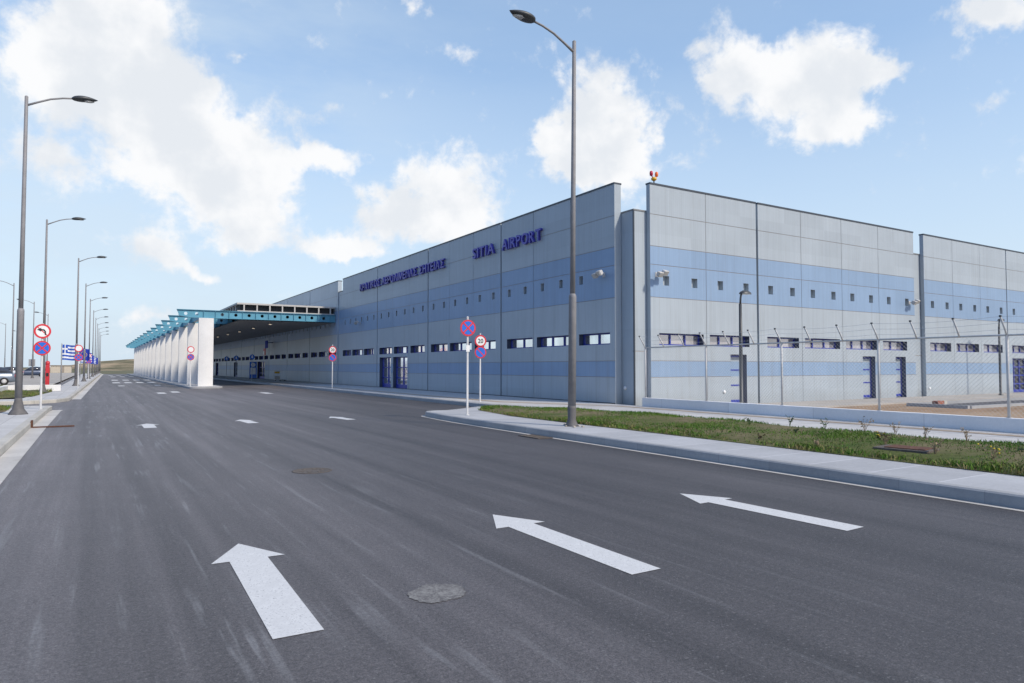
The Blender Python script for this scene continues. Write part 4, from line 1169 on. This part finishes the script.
def flag(label, x, y, kind, h=3.9, w=1.75, hh=1.15):
    t = thing('flagpole', label, 'flag', (x, y, .1), 0, 'flags along the left pavement')
    b = MB(); b.lathe([(.05, 0), (.04, h), (.055, h+.02), (.045, h+.07), (.01, h+.09)], 10); b.build('pole', M['galv'], t)
    b = MB(); nx, ny = 27, 18
    ph = random.uniform(0, 6)
    def P(i, j):
        s = i/nx; v = j/ny
        return (.05+s*w*.93, .16*s*math.sin(s*7+ph)+.05*math.sin(s*15+v*3), h-.04-v*hh-.10*s*s-.04*s*math.sin(s*6+ph))
    I = [[b.vert(P(i, j)) for i in range(nx+1)] for j in range(ny+1)]
    for j in range(ny):
        for i in range(nx):
            if kind == 'stripes':
                mi = 0 if (j//2) % 2 == 0 else 1
                if i < 10 and j < 10: mi = 1 if (4 <= i < 6 or 4 <= j < 6) else 0
            else: mi = 0
            b.face((I[j][i], I[j+1][i], I[j+1][i+1], I[j][i+1]), mi, True)
    c = b.build('flag', [M['flagblue'] if kind == 'stripes' else M['flagnavy'], M['flagwhite']], t)
    if kind != 'stripes':
        s_ = MB()
        for k in range(12):
            a = k*PI/6; px, pz = .05+w*.46+.26*math.cos(a)*1.0, -.04-hh*.5+.26*math.sin(a)
            si = (px-.05)/(w*.93); vj = (-pz-.04)/hh; q0 = P(si*nx, vj*ny)
            for dy in (-.012, .012):
                v = []
                for m_ in range(10):
                    rr = .055 if m_ % 2 == 0 else .022; an = PI/2+m_*PI/5; v.append(s_.vert((q0[0]+rr*math.cos(an), q0[1]+dy, q0[2]+rr*math.sin(an))))
                s_.face(v)
        s_.build('stars', M['gold'], c)
flag('blue and white striped Greek flag on a pole, nearest of the flag row', -2.62, 75, 'stripes', 3.6, 1.2, 1.4)
flag('blue flag with a ring of gold stars, second of the flag row', -1.55, 84, 'stars', 3.5, 1.1, 1.2)
flag('striped Greek flag, third of the flag row seen between two lamp posts', -1.6, 104, 'stripes', 3.4, 1.3, 1.3)
flag('blue flag with gold stars, fourth of the flag row', -1.3, 118, 'stars', 3.3, 1.2, 1.2)
flag('striped Greek flag, fifth of the flag row', -1.0, 132, 'stripes', 3.3, 1.2, 1.2)
flag('small blue flag with gold stars, last and farthest of the flag row', -.7, 148, 'stars', 3.3, 1.2, 1.2)

def car(label, x, y, rz, paint):
    t = thing('parked_car', label, 'car', (x, y, .165), rz, 'cars parked in the lot')
    m = mat('car_paint', paint, .28, .3, .03, 2)
    L = 2.05; Wd = .86
    def loft(sec, name, m_, par):
        b = MB(); R = []
        for yy, pts in sec: R.append([b.vert((x_, yy, z_)) for x_, z_ in pts])
        for r0, r1 in zip(R, R[1:]):
            for k in range(len(r0)): b.face((r0[k], r0[(k+1) % len(r0)], r1[(k+1) % len(r0)], r1[k]), 0, True)
        b.face(R[0][::-1]); b.face(R[-1]); return b.build(name, m_, par)
    def sect(w, zb, zt): return [(-w*.92, zb), (w*.92, zb), (w, zb+.2), (w*.98, zt-.06), (w*.88, zt), (-w*.88, zt), (-w*.98, zt-.06), (-w, zb+.2)]
    body = loft([(-L, sect(Wd*.86, .36, .66)), (-L+.12, sect(Wd*.95, .22, .78)), (-1.2, sect(Wd, .2, .90)), (-.5, sect(Wd, .2, .95)), (.9, sect(Wd, .2, .97)), (1.7, sect(Wd, .22, .96)), (L-.08, sect(Wd*.95, .26, .90)), (L, sect(Wd*.88, .4, .82))], 'body', m, t)
    def cab(w0, w1, z0_, z1_): return [(-w0, z0_), (w0, z0_), (w1, z1_), (-w1, z1_)]
    loft([(-.75, cab(.76, .74, .92, .95)), (-.1, cab(.77, .62, .92, 1.40)), (.6, cab(.77, .62, .92, 1.46)), (1.35, cab(.77, .60, .92, 1.38)), (1.85, cab(.74, .70, .92, .97))], 'windows', M['pane_dark'], t)
    loft([(-.12, [(-.60, 1.385), (.60, 1.385), (.58, 1.42), (-.58, 1.42)]), (.6, [(-.61, 1.44), (.61, 1.44), (.58, 1.485), (-.58, 1.485)]), (1.36, [(-.58, 1.36), (.58, 1.36), (.56, 1.40), (-.56, 1.40)])], 'roof', m, t)
    for sx in (-1, 1):
        for yy in (-1.28, 1.28):
            b = MB(); b.lathe([(.18, -.1), (.29, -.1), (.31, -.05), (.31, .05), (.29, .1), (.18, .1)], 18)
            for i, v in enumerate(b.v): b.v[i] = (v[2]+sx*.78, v[0]+yy, v[1]+.31)
            w = b.build('wheel', M['tyre'], t)
            b = MB(); b.lathe([(.19, -.02), (.19, .0), (.05, .03), (0, .03)], 14)
            for i, v in enumerate(b.v): b.v[i] = (sx*(v[2]+.875), v[0]+yy, v[1]+.31)
            b.build('rim', M['galv'], w)
        b = MB(); b.bev(sx*.70-.13, sx*.70+.13, L-.10, L+.012, .62, .86, .02); b.build('taillight', M['firered'], t)
        b = MB(); b.bev(sx*.62-.14, sx*.62+.14, -L-.01, -L+.10, .52, .64, .02); b.build('headlight', M['lens'], t)
    b = MB(); b.box(-.26, .26, L-.02, L+.012, .50, .60); b.build('number_plate', M['white'], t)
    return t
car('silver-blue hatchback nearest the picture edge with its red taillight showing', -7.45, 67.5, -PI/2+.12, (.18, .22, .27))
car('white car with dark windows parked beyond the first street lamp', -10.6, 118, -PI/2, (.55, .56, .57))
car('dark blue car parked just left of the no left turn sign post', -8.0, 122, -PI/2+.1, (.05, .07, .12))
car('grey car parked far back at the picture edge', -13.2, 112, -PI/2, (.3, .31, .33))
# low beige building beyond the parking
t = thing('low_building', 'low flat beige building behind the flags near the hill', 'building', (-8.2, 235, -.06))
b = MB(); b.box(-2.6, 2.4, 0, 6, 0, 2.0); b.build('wall', M['beige'], t)
b = MB(); b.bev(-2.8, 2.6, -.2, 6.2, 2.0, 2.2, .03); b.build('roof', M['roofbrown'], t)
b = MB(); b.box(-.2, .7, -.03, -.002, .05, 1.8); b.build('door', M['roofbrown'], t)

# ------------------------------------------------------------------ under the canopy
t = thing('baggage_trolley', 'metal baggage trolley standing on the pavement by the terminal wall', 'trolley', (16.3, 72.5, .155), .5)
b = MB()
b.tube([(-.35, .45, .12), (-.35, -.45, .12), (.35, -.45, .12), (.35, .45, .12)], .02, 8); b.tube([(-.33, .45, .12), (-.33, .52, 1.0), (.33, .52, 1.0), (.33, .45, .12)], .02, 8)
b.tube([(-.33, .48, .55), (.33, .48, .55)], .015, 8); b.build('frame', M['galv'], t)
b = MB(); b.bev(-.34, .34, -.44, .44, .13, .16, .005); b.bev(-.34, .34, .42, .46, .16, .5, .005); b.build('platform', M['rim'], t)
b = MB(); b.bev(-.3, .3, .40, .5, .78, .98, .01); b.build('basket', M['amber'], t)
for x, y in ((-.3, -.35), (.3, -.35), (-.3, .35), (.3, .35)):
    b = MB(); b.tube([(x-.025, y, .06), (x+.025, y, .06)], .06, 12); b.build('wheel', M['tyre'], t)
t = thing('banner', 'upright blue and white banner standing beside the open terminal doors', 'banner', (16.6, 88.2, .155), -.2)
b = MB(); b.bev(-.45, .45, -.12, .12, 0, .08, .01); b.build('foot', M['head'], t)
b = MB(); b.bev(-.42, .42, -.012, .012, .08, 2.1, .004); b.build('cloth', M['signblue'], t)
b = MB(); b.disc(.25, -.018, (0, 1.72), 24, 0, th=.004); b.box(-.3, .3, -.018, -.014, .55, 1.35); b.build('emblem', M['white'], t)
t = thing('hanging_sign', 'red and white sign with a dark panel over the terminal doors', 'sign', (17.36, 81.0, 3.2), -PI/2)
b = MB(); b.bev(-.55, .55, -.75, -.65, .55, 1.4, .01); b.build('dark_panel', M['flagnavy'], t)
b = MB(); b.bev(-.45, .45, -.95, -.87, -.25, .5, .01); b.build('red_panel', M['red'], t)
b = MB(); b.bev(-.45, .1, -.97, -.955, -.2, .2, .004); b.build('white_panel', M['white'], t)
b = MB(); b.tube([(0, 0, 1.2), (0, -.7, 1.2)], .03, 8); b.tube([(0, -.7, .6), (0, -.91, .45)], .02, 8); b.build('bracket', M['head'], t)
